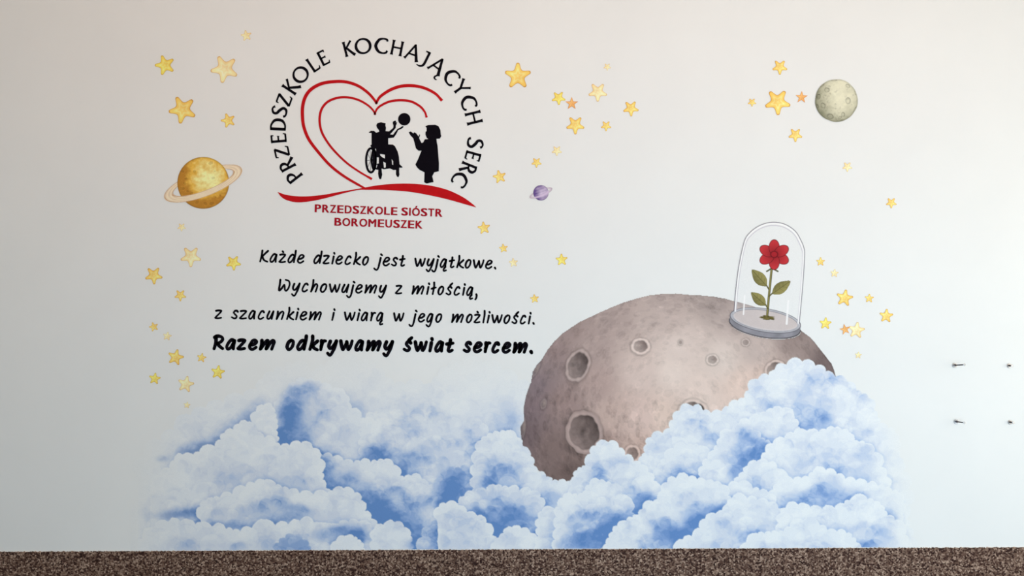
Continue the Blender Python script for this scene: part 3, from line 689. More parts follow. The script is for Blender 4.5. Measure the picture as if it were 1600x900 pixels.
def leaf(tip, base, wd, n):
    (tx, ty), (bx, by) = tip, base; vx, vy = bx-tx, by-ty; L = math.hypot(vx, vy); nx, ny = -vy/L, vx/L
    prof = [(0,0),(.18,.28),(.45,.5),(.72,.46),(.92,.2),(1,0)]
    P = [(tx+vx*t+nx*wd*h, ty+vy*t+ny*wd*h) for t, h in prof] + [(tx+vx*t-nx*wd*h, ty+vy*t-ny*wd*h) for t, h in prof[-2:0:-1]]
    m = polymask(xs, ys, catmull(P, 4, True)).astype(np.float32); sd = ((xs-tx)*nx+(ys-ty)*ny)/wd
    b = blur(m, 1)
    put(sl, m, ol((140,134,82))*(1 - .55*sd)[..., None]*(1+.25*vnoise(xs, ys, 4, n, 3))[..., None]*(.72+.28*sst(.55, .95, b))[..., None], 44)
    line(sl, xs, ys, [tip, base], .8, ol((84,80,44)), .7)
    for t in (.3, .5, .7):
        for q in (-1, 1): line(sl, xs, ys, [(tx+vx*(t+.12), ty+vy*(t+.12)), (tx+vx*t+q*nx*wd*.32, ty+vy*t+q*ny*wd*.32)], .5, ol((98,92,52)), .6)
leaf((1174.8,421.5), (1197.6,447), 18, 1); leaf((1234.8,439.2), (1206.5,459), 17, 2); leaf((1173.6,457), (1196,477), 16, 3)
PARTS[44] = ('leaves', 'dome', 'olive green oval leaves')
for a in (-38, 0, 38):
    line(sl, xs, ys, [(1206,419), (1206+14*math.sin(math.radians(a+3)), 419+8*abs(a)/38-3)], 2.4, ol((84,88,52)), .95, 43)
red = lambda c: ink(c, 1210, 400)
fx, fy = 1209.5, 398
for k in range(6):                                # six plain rounded petals
    a = math.radians(60*k+30); px_, py_ = fx+13*math.cos(a), fy+11.4*math.sin(a)
    d = ellipse(xs, ys, px_, py_, 12.6, 8.6, 60*k+30)
    put(sl, 1-sst(.96, 1.05, d), red((104,18,28)), 45); 
    t = np.clip(np.hypot(xs-fx, ys-fy)/24, 0, 1)[..., None]
    put(sl, 1-sst(.86, .96, d), red((140,24,34))*(1-t) + red((204,56,62))*t, 45)
d = ellipse(xs, ys, fx, fy-.5, 6.5, 5.8); put(sl, 1-sst(.85, 1.1, d), red((112,18,28)), 45); put(sl, 1-sst(.6, .8, d), red((168,32,42)), 45)
PARTS[45] = ('blossom', 'dome', 'red blossom with rounded petals')

# ---- ringed yellow planet
def P5(x, y): return (200+x/4.5, 220+y/4.5)
cx, cy = P5(530, 296); R = 40.6
sl, xs, ys = window(250, 235, 385, 335)
def ringband(r1, r2, back):
    d1 = ellipse(xs, ys, cx, cy+.2, 63.5*r1, 20.5*r1, -21); return d1
rc = ink((208,186,156), 300, 290); RA = -20.5
tcoord = (xs-cx)*math.sin(math.radians(-RA)) + (ys-cy)*math.cos(math.radians(-RA))    # >0: near side
do = ellipse(xs, ys, cx-.2, cy+1.0, 64.5, 20.5, RA); dn = ellipse(xs, ys, cx-.2, cy-.5, 50, 12.5, RA)
ring = (1-sst(.985, 1.02, do))*sst(.98, 1.04, dn)
rr_ = do
rcol = rc*(1 + .10*np.sin(do*70) + .12*vnoise(xs, ys, 8, 50, 3))[..., None]
put(sl, ring, rcol, 50)
put(sl, ((np.abs(do-.99) < .014) | (np.abs(dn-1.01) < .022))*.7, ink((176,138,104), 300, 290), 50)
ds = ellipse(xs, ys, cx, cy, R, R)
u = (xs-cx)/R; v = (ys-cy)/R
lum = np.clip(.62 - .62*((u-.22)**2+(v+.22)**2) + .02*u, 0, 1)
n1 = vnoise(xs, ys, 14, 51, 4, 2.0); n2 = vnoise(xs, ys, 5, 52, 3)
t = np.clip(lum + .55*n1 + .35*n2 - .05, 0, 1)[..., None]
cA, cB, cC = ink((164,112,40), 317, 285), ink((205,160,66), 317, 285), ink((234,212,146), 317, 285)
pc = np.where(t < .3, cA + (cB-cA)*(t/.3), cB + (cC-cB)*np.clip((t-.3)/.38, 0, 1))
pc = pc*(1 + .14*n2)[..., None]*(1-.35*sst(.93, 1.0, ds))[..., None]
put(sl, 1-sst(.985, 1.01, ds), pc, 51)
g = random.Random(3)
for k, (x, y, r) in enumerate([(583,157,4),(468,214,3),(408,265,2.6),(610,214,2),(420,355,2.4),(448,370,3),(487,432,3.5),(545,440,3.5),(590,440,4),(620,397,1.6),(650,385,1.6),(385,335,4),(400,300,3),(600,262,3),(385,215,3)]):
    x, y = P5(x, y); d = ellipse(xs, ys, x, y, r, r*.7, g.uniform(-40, 40), .1, k)
    put(sl, .45*(1-sst(.8, 1.1, d)), IMG[sl]*.62); put(sl, .3*(np.abs(d-1.2) < .25)*(ds < .96), IMG[sl]*1.25)
front = ring*(tcoord > 0)*1.0
put(sl, front*sst(.985, 1.0, 2-do), np.minimum(rcol*1.03, .9), 50)
put(sl, front*((np.abs(do-.985) < .012) | (np.abs(dn-1.03) < .03))*.75, ink((170,126,84), 300, 290), 50)
PARTS[50] = ('ring', 'saturn', 'pale beige ring'); PARTS[51] = ('globe', 'saturn', None)

# ---- small purple ringed planet
sl, xs, ys = window(824, 284, 868, 318)
cx, cy, R = 845.2, 301.3, 12.1
do = ellipse(xs, ys, cx, cy+.2, 18.6, 5.6, -22); dn = ellipse(xs, ys, cx, cy, 14.2, 3.0, -22)
ring = (1-sst(.95, 1.05, do))*sst(.95, 1.1, dn)
put(sl, ring*.85, ink((196,178,186), 845, 300), 60)
put(sl, (np.abs(do-.98) < .05)*.5, ink((160,132,146), 845, 300), 60)
ds = ellipse(xs, ys, cx, cy, R, R); u = (xs-cx)/R; v = (ys-cy)/R
t = np.clip(.75-.55*((u-.35)**2+(v+.05)**2)+.5*vnoise(xs, ys, 6, 61, 3)+.10*np.sin((v+u*.35)*16), 0, 1)[..., None]
put(sl, 1-sst(.96, 1.03, ds), (ink((96,72,128), 845, 300)*(1-t)+ink((206,188,206), 845, 300)*t)*(1-.3*sst(.88, 1, ds))[..., None], 61)
tc_ = (xs-cx)*math.sin(math.radians(22))+(ys-cy)*math.cos(math.radians(22))
put(sl, ring*(tc_ > 0)*(ds < 1.05)*.8, ink((206,184,204), 845, 300), 60)
PARTS[60] = ('ring', 'purple', 'thin pinkish ring'); PARTS[61] = ('globe', 'purple', None)

# ---- grey-green moon
sl, xs, ys = window(1268, 118, 1346, 196)
cx, cy, R = 1306.6, 157.2, 33.4
ds = ellipse(xs, ys, cx, cy, R, R, 0, .006, 4); u = (xs-cx)/R; v = (ys-cy)/R
n1 = vnoise(xs, ys, 16, 71, 4)
t = np.clip(1.04 - .42*((u-.25)**2+(v+.25)**2) - .25*np.clip(-u, 0, 1) + .55*n1, 0, 1)[..., None]
cA, cB = ink((112,110,84), 1306, 157), ink((232,223,192), 1306, 157)
put(sl, 1-sst(.985, 1.015, ds), (cA*(1-t)+cB*t)*(1+.15*vnoise(xs, ys, 4, 72, 3))[..., None]*(1-.28*sst(.9, 1, ds))[..., None], 70)
for k, (x, y, rx, ry, rot) in enumerate([(645,245,3.4,2.3,35),(648,475,3.4,4.6,0),(318,308,3.6,3.2,0),(187,412,2.6,3.8,15),(258,550,3,4,-30),(370,720,4.6,3.6,20),(570,690,2.6,3,0),(450,530,1,1.2,0),(453,600,1,1,0),(240,235,3.4,1.8,-40),(430,155,4,1.3,-5),(762,355,1,2.6,-15),(760,620,2,5,30),(520,740,3,1.6,-30),(350,250,2,1,0),(560,780,3,1,0),(170,560,1.6,3,-20)]):
    x, y = 1260+x/10, 110+y/10; d = ellipse(xs, ys, x, y, rx, ry, rot, .03, k)
    put(sl, .5*(1-sst(.9, 1.15, d))*(ds < .98), IMG[sl]*.82); put(sl, .75*np.exp(-((d-1)/.22)**2)*(ds < .98)*(.5+.5*sst(-1, 1, -(ys-y)/ry+(x-xs)/rx*-1)), IMG[sl]*.34)
for k in range(60):
    g = random.Random(k+900); a = g.uniform(1.4, 4.6) if k % 3 else g.uniform(0, 6.28); q = g.uniform(.35, .95)*R
    d = ellipse(xs, ys, cx+q*math.cos(a), cy+q*math.sin(a), g.uniform(.8, 2.8), g.uniform(.6, 1.8), g.uniform(0, 180), .1, k); put(sl, .35*(1-sst(.8, 1.1, d))*(ds < .98), IMG[sl]*.62)
PARTS[70] = ('globe', 'greymoon', None)

# ---- the clouds
CX0, CY0, CX1, CY1 = 195, 552, 1440, 866
csl, cxs, cys = window(CX0, CY0, CX1, CY1)
BL = np.zeros(cxs.shape, np.float32); CA = np.zeros(cxs.shape, np.float32); CL = np.zeros(cxs.shape, np.int16)
sg = random.Random(11)
def local(x0, y0, x1, y1):
    a = max(0, int((x0-CX0)*SS)); b = max(0, int((y0-CY0)*SS)); c = min(cxs.shape[1], int((x1-CX0)*SS)); d = min(cxs.shape[0], int((y1-CY0)*SS))
    return slice(b, max(b+1, d)), slice(a, max(a+1, c))
nb = 0
def subdivide(pts, step):
    o = []
    for a, b in zip(pts[:-1], pts[1:]):
        L = math.hypot(b[0]-a[0], b[1]-a[1]); n = max(1, int(round(L/(step*sg.choice([1.0, 1.35, 1.9])))))
        for k in range(n): o.append((a[0]+(b[0]-a[0])*k/n, a[1]+(b[1]-a[1])*k/n))
    o.append(pts[-1]); return o
def billow(pts, b0=.05, b1=.42, depth=55, alpha=1.0, step=15, puff=1.0, shadow=.22, ybot=872, rim=True, hz=None):
    """one cloud: scalloped crest through pts (left to right), filled down to ybot"""
    global nb
    nb += 1
    x0 = min(p[0] for p in pts)-14; x1 = max(p[0] for p in pts)+14; y0 = min(p[1] for p in pts)-14
    s = local(x0, y0, x1, 880); xs, ys = cxs[s], cys[s]
    sp = subdivide(pts, step)
    m = polymask(xs, ys, sp + [(pts[-1][0], ybot), (pts[0][0], ybot)])
    for a, b in zip(sp[:-1], sp[1:]):
        mx_, my_ = (a[0]+b[0])/2, (a[1]+b[1])/2; L = math.hypot(b[0]-a[0], b[1]-a[1])
        if L < 3: continue
        nx, ny = (b[1]-a[1])/L, -(b[0]-a[0])/L     # outward (left of travel, upward when going right)
        r = L*sg.uniform(.52, .60); cxx, cyy = mx_-nx*r*.25, my_-ny*r*.25
        q = local(cxx-r-1, cyy-r-1, cxx+r+1, cyy+r+1)
        sub = (slice(q[0].start-s[0].start, q[0].stop-s[0].start), slice(q[1].start-s[1].start, q[1].stop-s[1].start))
        if sub[0].start < 0 or sub[1].start < 0: continue
        X, Y_ = xs[sub], ys[sub]
        m[sub] |= (X-cxx)**2+(Y_-cyy)**2 < r*r
    bm = blur(m, 7); bs = blur(m, 2.2)
    # shadow wash that the crest throws on what is painted behind it
    BLs = BL[s]; BLs += np.where(m, 0, shadow*.7*np.clip(bm*2, 0, 1)**1.3*(CA[s] > .5))
    top = np.where(m.any(0), ys[np.argmax(m, axis=0), 0], 900)[None, :]
    # use a smoothed crest line so the wash follows the whole cloud, not each scallop
    k = 24*SS; tp = np.pad(top[0], (k, k), mode='edge'); ts = np.convolve(tp, np.ones(2*k+1)/(2*k+1), 'valid')
    dist = np.maximum(ys-ts[None, :], 0)
    nz = vnoise(xs, ys, 30, 100+nb, 3, 1.3)
    inner = np.clip((bm-.5)*2, 0, 1)
    val = b0 + (b1-b0)*sst(.1, 1.05, dist/depth + nz*.9)*inner**.5 + .10*inner*(nz+.1)
    if rim: val = val - .05*(1-np.clip((bs-.5)*2, 0, 1))
    al = np.full(xs.shape, alpha, np.float32) if hz is None else hz(xs, ys)
    keep = m
    BLs[:] = np.where(keep, val*np.minimum(1, al+.25) + (BLs*(1-al) if alpha < 1 else 0), BLs)
    A = CA[s]; A[:] = np.where(keep, np.maximum(A, al), A)
    C = CL[s]; C[keep] = nb
    # inner puffs: crisp-topped soft lobes
    area_ = m.sum()/(SS*SS); n = int(area_/120*puff)
    gy, gx = np.nonzero(m[::4, ::4])
    if len(gy) == 0: return
    for _ in range(n):
        k_ = sg.randrange(len(gy)); px_, py_ = xs[0, gx[k_]*4] if gx[k_]*4 < xs.shape[1] else x0, ys[min(gy[k_]*4, ys.shape[0]-1), 0]
        r = sg.uniform(4, 12) if sg.random() < .62 else sg.uniform(12, 26)
        q = local(px_-r-1, py_-r-1, px_+r+1, py_+r+1); X, Y_ = cxs[q], cys[q]
        tw = sg.uniform(.75, 1.0); d = np.sqrt((X-px_)**2 + ((Y_-py_)/tw)**2)/r
        ang = sg.uniform(-.9, .9)
        up = np.clip(.5 - .75*((Y_-py_)*math.cos(ang)+(X-px_)*math.sin(ang))/r, 0, 1)
        b = BL[q]; own = CL[q] == nb
        amp = sg.choice([-1, 1, 1])*sg.uniform(.03, .09)*(.8+1.3*np.clip(b, 0, .8))
        b += own*(amp*(1-sst(.95, 1.02, d))*up + abs(amp)*.4*np.exp(-((d-1.0)*r/.8)**2)*up)
def blob(x, y, rx, ry, k, rot=0):
    s = local(x-rx*2.4, y-ry*2.4-4, x+rx*2.4, y+ry*2.4+4); xs, ys = cxs[s], cys[s]
    xx = xs + 9*vnoise(xs, ys, 13, int(x)); yy = ys + 9*vnoise(xs, ys, 13, int(y)+7)
    d = ellipse(xx, yy, x, y, rx, ry, rot)
    top_id = CL[local(x-1, y-1, x+1, y+1)].ravel()[0]
    own = (CL[s] == top_id) | True
    f = np.exp(-(d**2)*1.1)*k
    # granulated dark dabs inside the wash
    f = f*(1 + .5*vnoise(xs, ys, 8, int(x+y), 3))
    BL[s] = np.where(own, BL[s]*(1-np.clip(f, 0, 1)*.6) + f*.95, BL[s])
    for _ in range(int(rx*ry/28)+4):
        a = sg.uniform(0, 6.28); q_ = sg.uniform(0, 1.1); px_, py_ = x+rx*q_*math.cos(a), y+ry*q_*math.sin(a); r = sg.uniform(3, 9)
        q = local(px_-r-1, py_-r-1, px_+r+1, py_+r+1); X, Y_ = cxs[q], cys[q]; d = np.hypot(X-px_, Y_-py_)/r
        BL[q] += sg.choice([-1, 1])*sg.uniform(.05, .15)*k*(1-sst(.94, 1.03, d))*np.clip(.5-.7*(Y_-py_)/r, 0, 1)

# back haze
billow([(216,745),(226,712),(252,690),(272,672),(300,650),(322,640),(350,632),(380,622),(405,612),(411,592),(427,582),(443,574),(457,568),(483,579),(493,588),(508,571),(533,564),(560,566),(585,576),(600,590),(613,606),(633,603),(660,601),(680,611),(686,587),(700,573),(720,566),(753,567),(783,580),(807,597),(828,607)],
       .06, .20, 90, .6, 26, .8, 0, hz=lambda x, y: np.clip(.10+(y-560)/120, .14, .85)*sst(205, 300, x+ (y-700)*.2).clip(.12, 1), rim=False)
blob(305,702,34,14,.95,-12); blob(345,688,26,14,.75,-25); blob(385,655,24,14,.55,-40); blob(360,664,24,10,.35,-20); blob(400,640,16,12,.55,-40); blob(412,625,12,10,.35); blob(253,716,11,6,.75)
blob(430,596,16,12,.14); blob(550,642,22,14,.5); blob(545,620,18,18,.20); blob(790,665,32,20,.42,-10); blob(805,645,18,22,.25); blob(770,640,26,18,.15)
blob(660,640,26,18,.28); blob(640,628,20,14,.14); blob(690,665,34,14,.12)
# tall blue column cloud
billow([(428,700),(427,655),(430,636),(434,627),(447,622),(449,609),(463,600),(481,595),(503,600),(517,613),(540,618),(546,640),(563,655),(577,667),(580,687),(573,707),(563,723),(560,760)], .04, .20, 90, 1, 13, 1.4, .12)
blob(449,655,19,34,1.05,8); blob(446,684,20,18,1.05); blob(470,612,22,13,.55); blob(462,640,20,26,.6); blob(486,605,12,8,.3); blob(500,655,20,20,.14); blob(520,690,26,20,.16); blob(478,680,16,18,.5)
# middle field
billow([(566,770),(566,668),(572,655),(585,646),(598,650),(606,640),(625,630),(650,622),(668,630),(682,645),(700,655),(730,650),(752,662),(760,680),(772,700),(800,705),(815,720),(815,780)], .10, .20, 70, .8, 14, 1.8, .12, hz=lambda x, y: np.clip(.45+(y-620)/90, .4, 1))
blob(585,705,18,14,.95); blob(600,712,26,12,.65); blob(568,722,14,12,.6); blob(625,738,20,14,.6); blob(642,712,24,14,.35); blob(600,680,16,12,.4); blob(675,700,40,22,.12); blob(700,718,24,14,.15)
billow([(392,690),(396,660),(401,643),(413,634),(426,637),(431,662),(432,690)], .03, .16, 40, 1, 9, 1.2, .10)
billow([(470,800),(478,740),(490,716),(505,712),(520,714),(536,722),(552,727),(563,722),(580,723),(600,720),(614,727),(623,745),(632,750),(643,743),(658,749),(667,760),(683,767),(688,786),(690,810),(692,850)], .06, .52, 75, 1, 12, 1.8, .34)
blob(508,742,20,30,.8); blob(522,765,20,20,.7); blob(500,722,14,10,.5); blob(545,748,20,18,.35); blob(560,785,30,22,.55); blob(595,803,24,18,.75); blob(540,790,18,18,.5); blob(575,765,20,14,.2)
# main white cloud on the left
billow([(236,760),(252,745),(268,733),(273,720),(287,712),(303,716),(313,707),(338,703),(347,687),(351,677),(367,675),(374,663),(387,660),(395,668),(398,682),(413,684),(430,692),(437,702),(453,697),(470,694),(488,701),(499,717),(503,737),(499,750),(508,763),(517,776),(530,800)], .03, .27, 85, 1, 14, 1.1, .34, hz=lambda x, y: sst(215, 300, x+(y-740)*-.1).clip(.15, 1))
blob(455,722,26,16,.18); blob(430,752,36,10,.22,12); blob(320,738,24,10,.15); blob(360,748,36,10,.15); blob(390,735,30,8,.1)
# white crest right of the blue channel (drawn behind the main cloud's flank)
blob(640,785,28,18,.22); blob(610,812,26,18,.62); blob(640,832,24,20,.6); blob(590,790,22,14,.45); blob(660,810,20,16,.25)
BACK = nb
# puffs with the dark pocket left of the planetoid
billow([(686,800),(686,775),(690,745),(700,734),(720,732),(737,729),(758,735),(764,752),(780,770),(800,790),(815,830)], .38, .55, 60, 1, 11, 2.0, .15)
blob(703,770,17,22,1.05); blob(716,752,18,14,.5); blob(690,782,10,9,.9); blob(742,790,30,20,.3)
# cloud that overlaps the left flank of the planetoid
billow([(742,800),(741,745),(746,705),(752,688),(770,678),(790,675),(806,684),(814,700),(827,712),(831,727),(838,740),(853,746),(861,757),(873,753),(885,753),(894,762),(900,790),(915,860)], .06, .42, 95, 1, 12, 1.7, .30)
blob(800,725,30,16,.10); blob(850,785,16,14,.55); blob(862,770,16,10,.3); blob(778,760,20,16,.16)
billow([(716,800),(718,786),(726,776),(742,770),(760,768),(775,760),(795,763),(812,767),(830,768),(843,778),(848,793),(846,815),(850,850)], .15, .55, 65, 1, 12, 1.9, .18)
blob(780,828,18,18,.85); blob(745,800,22,14,.4); blob(797,795,14,12,.35); blob(820,812,26,14,.42); blob(770,805,22,16,.3)
# lower left bands
billow([(205,800),(230,788),(262,775),(300,768),(332,765),(350,780),(360,800)], .10, .34, 40, .9, 18, 1.0, .05, hz=lambda x, y: sst(200, 290, x).clip(.1, .95))
blob(285,803,34,9,.62,-6); blob(300,798,16,8,.4); blob(255,806,24,7,.35)
billow([(314,810),(315,792),(323,783),(345,779),(364,773),(385,762),(398,756),(414,753),(430,760),(450,766),(467,774),(490,777),(513,774),(521,767),(537,765),(553,770),(563,783),(567,800),(580,810),(587,823),(590,850)], .04, .34, 52, 1, 13, 1.2, .30)
blob(400,822,62,7,.40); blob(440,812,44,9,.40,-12); blob(475,795,22,8,.45,10); blob(345,820,24,7,.3); blob(455,795,20,7,.15)
billow([(216,860),(225,843),(243,827),(263,817),(283,817),(305,824),(330,826),(353,827),(375,832),(395,828),(430,825),(452,822),(468,816),(490,815),(530,818),(560,816),(580,830),(600,858)], .05, .24, 45, 1, 15, 1.4, .08, hz=lambda x, y: sst(205, 290, x).clip(.1, 1))
blob(535,828,30,11,.75); blob(562,838,18,15,1.0); blob(545,846,20,8,.6); blob(508,834,18,12,.35); blob(360,850,60,6,.12)
billow([(430,860),(436,848),(446,841),(460,838),(472,843),(482,853),(486,860)], .75, .8, 30, 1, 10, 1, .12)
billow([(583,860),(586,826),(600,822),(617,817),(630,826),(640,838),(643,858)], .04, .18, 50, 1, 11, 1.2, .28)
billow([(522,864),(526,845),(540,840),(552,840),(564,848),(569,864)], .03, .12, 40, 1, 9, 1, .26)
blob(650,850,16,14,1.0)
billow([(655,860),(662,840),(672,822),(687,817),(705,822),(713,832),(733,836),(752,845),(762,860)], .55, .68, 30, 1, 11, 2, .1)
billow([(684,812),(686,792),(697,788),(715,790),(726,806),(745,806),(759,818),(767,836),(774,852),(776,866)], .05, .22, 40, 1, 10, 1.6, .30)
billow([(764,866),(774,848),(787,834),(800,826),(815,827),(828,833),(835,846),(841,864)], .05, .26, 40, 1, 9, 1.4, .30)
billow([(840,866),(842,810),(848,800),(867,798),(883,806),(890,822),(903,832),(913,850),(925,864)], .06, .42, 50, 1, 11, 1.6, .28)
blob(880,858,34,6,.35)
# right-hand side, back to front
def hzr(x, y): return 1-sst(1345, 1428, x + 14*vnoise(x, y, 30, 77)*2 - np.clip((y-680)*.16, -10, 26))*.93
billow([(1000,760),(1000,728),(1003,713),(1012,709),(1010,694),(1018,683),(1037,680),(1050,671),(1053,655),(1062,643),(1081,637),(1098,642),(1111,650),(1130,647),(1138,636),(1153,627),(1170,629),(1171,608),(1184,593),(1203,590),(1211,579),(1230,572),(1253,567),(1273,573),(1290,583),(1303,592),(1323,597),(1335,612),(1356,622),(1364,640),(1373,662),(1398,676),(1404,700),(1392,713),(1409,737),(1418,762),(1418,790),(1412,810),(1424,838),(1424,860)],
       .07, .26, 110, 1, 14, 1.7, .04, hz=hzr)
blob(1190,612,24,16,.16); blob(1205,636,14,8,.42); blob(1286,652,16,16,.75,-30); blob(1255,664,38,10,.45); blob(1280,620,22,20,.12); blob(1300,668,10,12,.3); blob(1150,655,26,10,.2); blob(1262,596,20,14,.14)
blob(1370,690,24,18,.16); blob(1345,668,20,18,.12); blob(1030,700,18,18,.15); blob(1075,660,22,18,.12); blob(1380,740,18,30,.10)
billow([(1150,740),(1155,662),(1172,657),(1187,651),(1207,640),(1222,640),(1240,655),(1262,700)], .06, .22, 50, 1, 12, 1.5, .16)
billow([(1020,790),(1023,745),(1028,732),(1040,717),(1053,701),(1073,696),(1092,698),(1106,712),(1112,760)], .08, .40, 55, 1, 11, 1.6, .18)
blob(1085,747,22,9,.62); blob(1060,735,22,14,.2); blob(1024,770,12,16,.5); blob(1110,730,10,14,.3); blob(1026,690,14,10,.1)
billow([(1094,770),(1096,745),(1098,728),(1108,718),(1118,705),(1126,685),(1143,673),(1160,668),(1176,674),(1187,686),(1204,693),(1210,730),(1210,770)], .07, .30, 70, 1, 12, 1.8, .22)
blob(1176,702,17,24,1.0,12); blob(1168,682,16,12,.55); blob(1188,712,14,14,.8); blob(1160,725,14,16,.6); blob(1148,742,12,14,.5); blob(1198,697,8,6,.5); blob(1130,712,14,18,.12); blob(1155,705,10,20,.3)
billow([(1190,760),(1194,722),(1197,706),(1208,694),(1226,687),(1240,679),(1260,675),(1280,679),(1291,672),(1304,669),(1325,676),(1332,692),(1352,693),(1364,707),(1375,730),(1390,760)], .04, .28, 62, 1, 13, 1.2, .26, hz=hzr)
blob(1342,713,16,10,.3); blob(1320,735,30,9,.25); blob(1265,722,30,10,.14); blob(1296,712,16,12,.12); blob(1350,745,20,14,.2)
billow([(1149,790),(1150,757),(1154,746),(1164,739),(1168,728),(1183,724),(1200,724),(1214,732),(1225,760)], .05, .36, 42, 1, 11, 1.4, .24)
blob(1190,772,34,9,.42,4); blob(1165,778,24,8,.3)
billow([(1206,790),(1209,765),(1215,756),(1240,751),(1265,747),(1271,738),(1290,735),(1306,742),(1320,751),(1337,753),(1372,760),(1404,771),(1412,800)], .05, .38, 46, 1, 13, 1.3, .22, hz=hzr)
blob(1270,785,44,9,.36,3); blob(1310,775,30,9,.42,14); blob(1345,772,30,7,.28); blob(1235,790,24,8,.28); blob(1395,800,12,12,.4)
billow([(1127,782),(1129,766),(1138,760),(1153,756),(1175,764),(1200,772),(1210,786)], .05, .26, 36, 1, 12, 1.2, .2)
# central front billows
billow([(893,800),(896,760),(897,745),(902,735),(919,729),(923,710),(931,697),(950,692),(966,700),(974,713),(990,720),(1001,727),(1011,738),(1020,752),(1028,772),(1030,800),(1020,850)], .06, .42, 95, 1, 12, 1.6, .28)
blob(905,780,16,16,.16); blob(1012,778,18,16,.5); blob(990,800,22,14,.4)
billow([(868,860),(873,790),(880,777),(894,773),(912,776),(921,757),(937,751),(955,757),(968,775),(985,800),(1000,850)], .07, .58, 85, 1, 12, 1.7, .16)
blob(963,812,16,11,.95); blob(935,838,32,14,.72); blob(985,800,18,10,.65); blob(955,828,20,12,.5); blob(915,850,24,8,.45); blob(1008,786,14,10,.5)
billow([(947,866),(949,850),(957,831),(965,822),(980,816),(988,809),(1002,811),(1005,794),(1020,785),(1033,786),(1034,768),(1043,754),(1057,747),(1076,746),(1088,752),(1103,752),(1127,758),(1136,775),(1140,800),(1130,860)], .06, .55, 100, 1, 12, 1.5, .34)
blob(1082,822,26,16,.75,-30); blob(1118,800,22,10,.5,-20); blob(1062,846,24,12,.8); blob(1128,793,12,10,.75); blob(1045,830,20,12,.35); blob(1100,840,12,8,.6); blob(1060,790,20,14,.10)
billow([(1058,866),(1067,844),(1083,841),(1096,827),(1103,811),(1117,804),(1136,807),(1137,788),(1144,780),(1167,779),(1184,783),(1200,787),(1215,795),(1226,820),(1230,860)], .05, .30, 70, 1, 13, 1.3, .34)
blob(1210,818,24,8,.32); blob(1150,832,24,10,.16); blob(1240,812,22,8,.4)
billow([(1216,850),(1220,802),(1228,794),(1247,790),(1265,797),(1283,797),(1305,796),(1320,790),(1328,783),(1355,781),(1376,789),(1386,806),(1396,813),(1412,836),(1424,860)], .05, .26, 50, 1, 13, 1.4, .22, hz=hzr)
blob(1392,806,10,8,.25); blob(1350,852,14,8,.5); blob(1325,828,30,8,.2); blob(1400,845,16,8,.12)
billow([(1160,868),(1168,848),(1184,836),(1205,834),(1226,832),(1234,823),(1256,815),(1279,822),(1293,831),(1322,833),(1338,848),(1340,868)], .05, .22, 45, 1, 12, 1.3, .20)
blob(1235,850,26,6,.2); blob(1345,856,14,6,.4)

# watercolour wobble and grain, then ink colours
wx = (vnoise(cxs, cys, 9, 201, 3)*4.5*SS).astype(int); wy = (vnoise(cxs, cys, 9, 202, 3)*4.5*SS).astype(int)
jj, ii = np.mgrid[0:cxs.shape[0], 0:cxs.shape[1]]
jj = np.clip(jj+wy, 0, cxs.shape[0]-1); ii = np.clip(ii+wx, 0, cxs.shape[1]-1)
BL = BL[jj, ii]; CA = CA[jj, ii]; CL = CL[jj, ii]
BL = BL + .05*vnoise(cxs, cys, 6, 203, 3) + .10*vnoise(cxs, cys, 26, 204, 3)*(.4+np.clip(BL, 0, 1))
MOONM = polymask(cxs, cys, MOON); CA = np.where(MOONM & (CL <= BACK), 0, CA)
# stepped washes: the pigment dries with soft contour edges
q = BL*9; BL = .35*BL + .65*(np.floor(q)+sst(.35, .65, q-np.floor(q)))/9
BL = np.clip(BL, 0, 1.1)
stops = np.array([0, .15, .33, .60, .82, 1.12]); rgb = np.array([(.81,.83,.86),(.755,.785,.84),(.645,.69,.795),(.43,.535,.74),(.25,.375,.65),(.12,.25,.54)])
ccol = np.stack([np.interp(BL, stops, rgb[:, k]) for k in range(3)], -1).astype(np.float32)
put(csl, CA, ccol)
L = LAB[csl]; mk = (CA > .06) & (CL > 0); 
moonhere = (L >= 10) & (L < 40)
L[mk & ~(moonhere & (CA < .5))] = (100 + CL)[mk & ~(moonhere & (CA < .5))]
for k in range(1, nb+1): PARTS[100+k] = ('cloud_billow', 'clouds', None)

# ---- cut the print into objects
OWN = {
 'moon': thing('cratered_planetoid', 'large pinkish grey cratered planetoid rising from the clouds', 'planetoid', (WX(1062), 0, WZ(650))),
 'dome': thing('flower_dome', 'clear glass dome with grey base over a red flower, standing on the planetoid', 'glass dome', (WX(1196), 0, WZ(505))),
 'saturn': thing('ringed_planet', 'large yellow ringed planet left of the arched lettering', 'planet', (WX(317.7), 0, WZ(285.7))),
 'purple': thing('ringed_planet', 'small purple ringed planet right of the red swoosh', 'planet', (WX(845), 0, WZ(301))),
 'greymoon': thing('cratered_moon', 'round grey-green cratered moon at upper right', 'moon', (WX(1306.6), 0, WZ(157))),
 'clouds': thing('cloud_bank', 'wide bank of white and blue watercolour clouds along the foot of the wall', 'clouds', (WX(815), 0, WZ(858))),
}
DEPTH = {'clouds': -.0012, 'moon': -.0010}
YDADO = lambda px: 862 - 7.0*px/1600 - .3
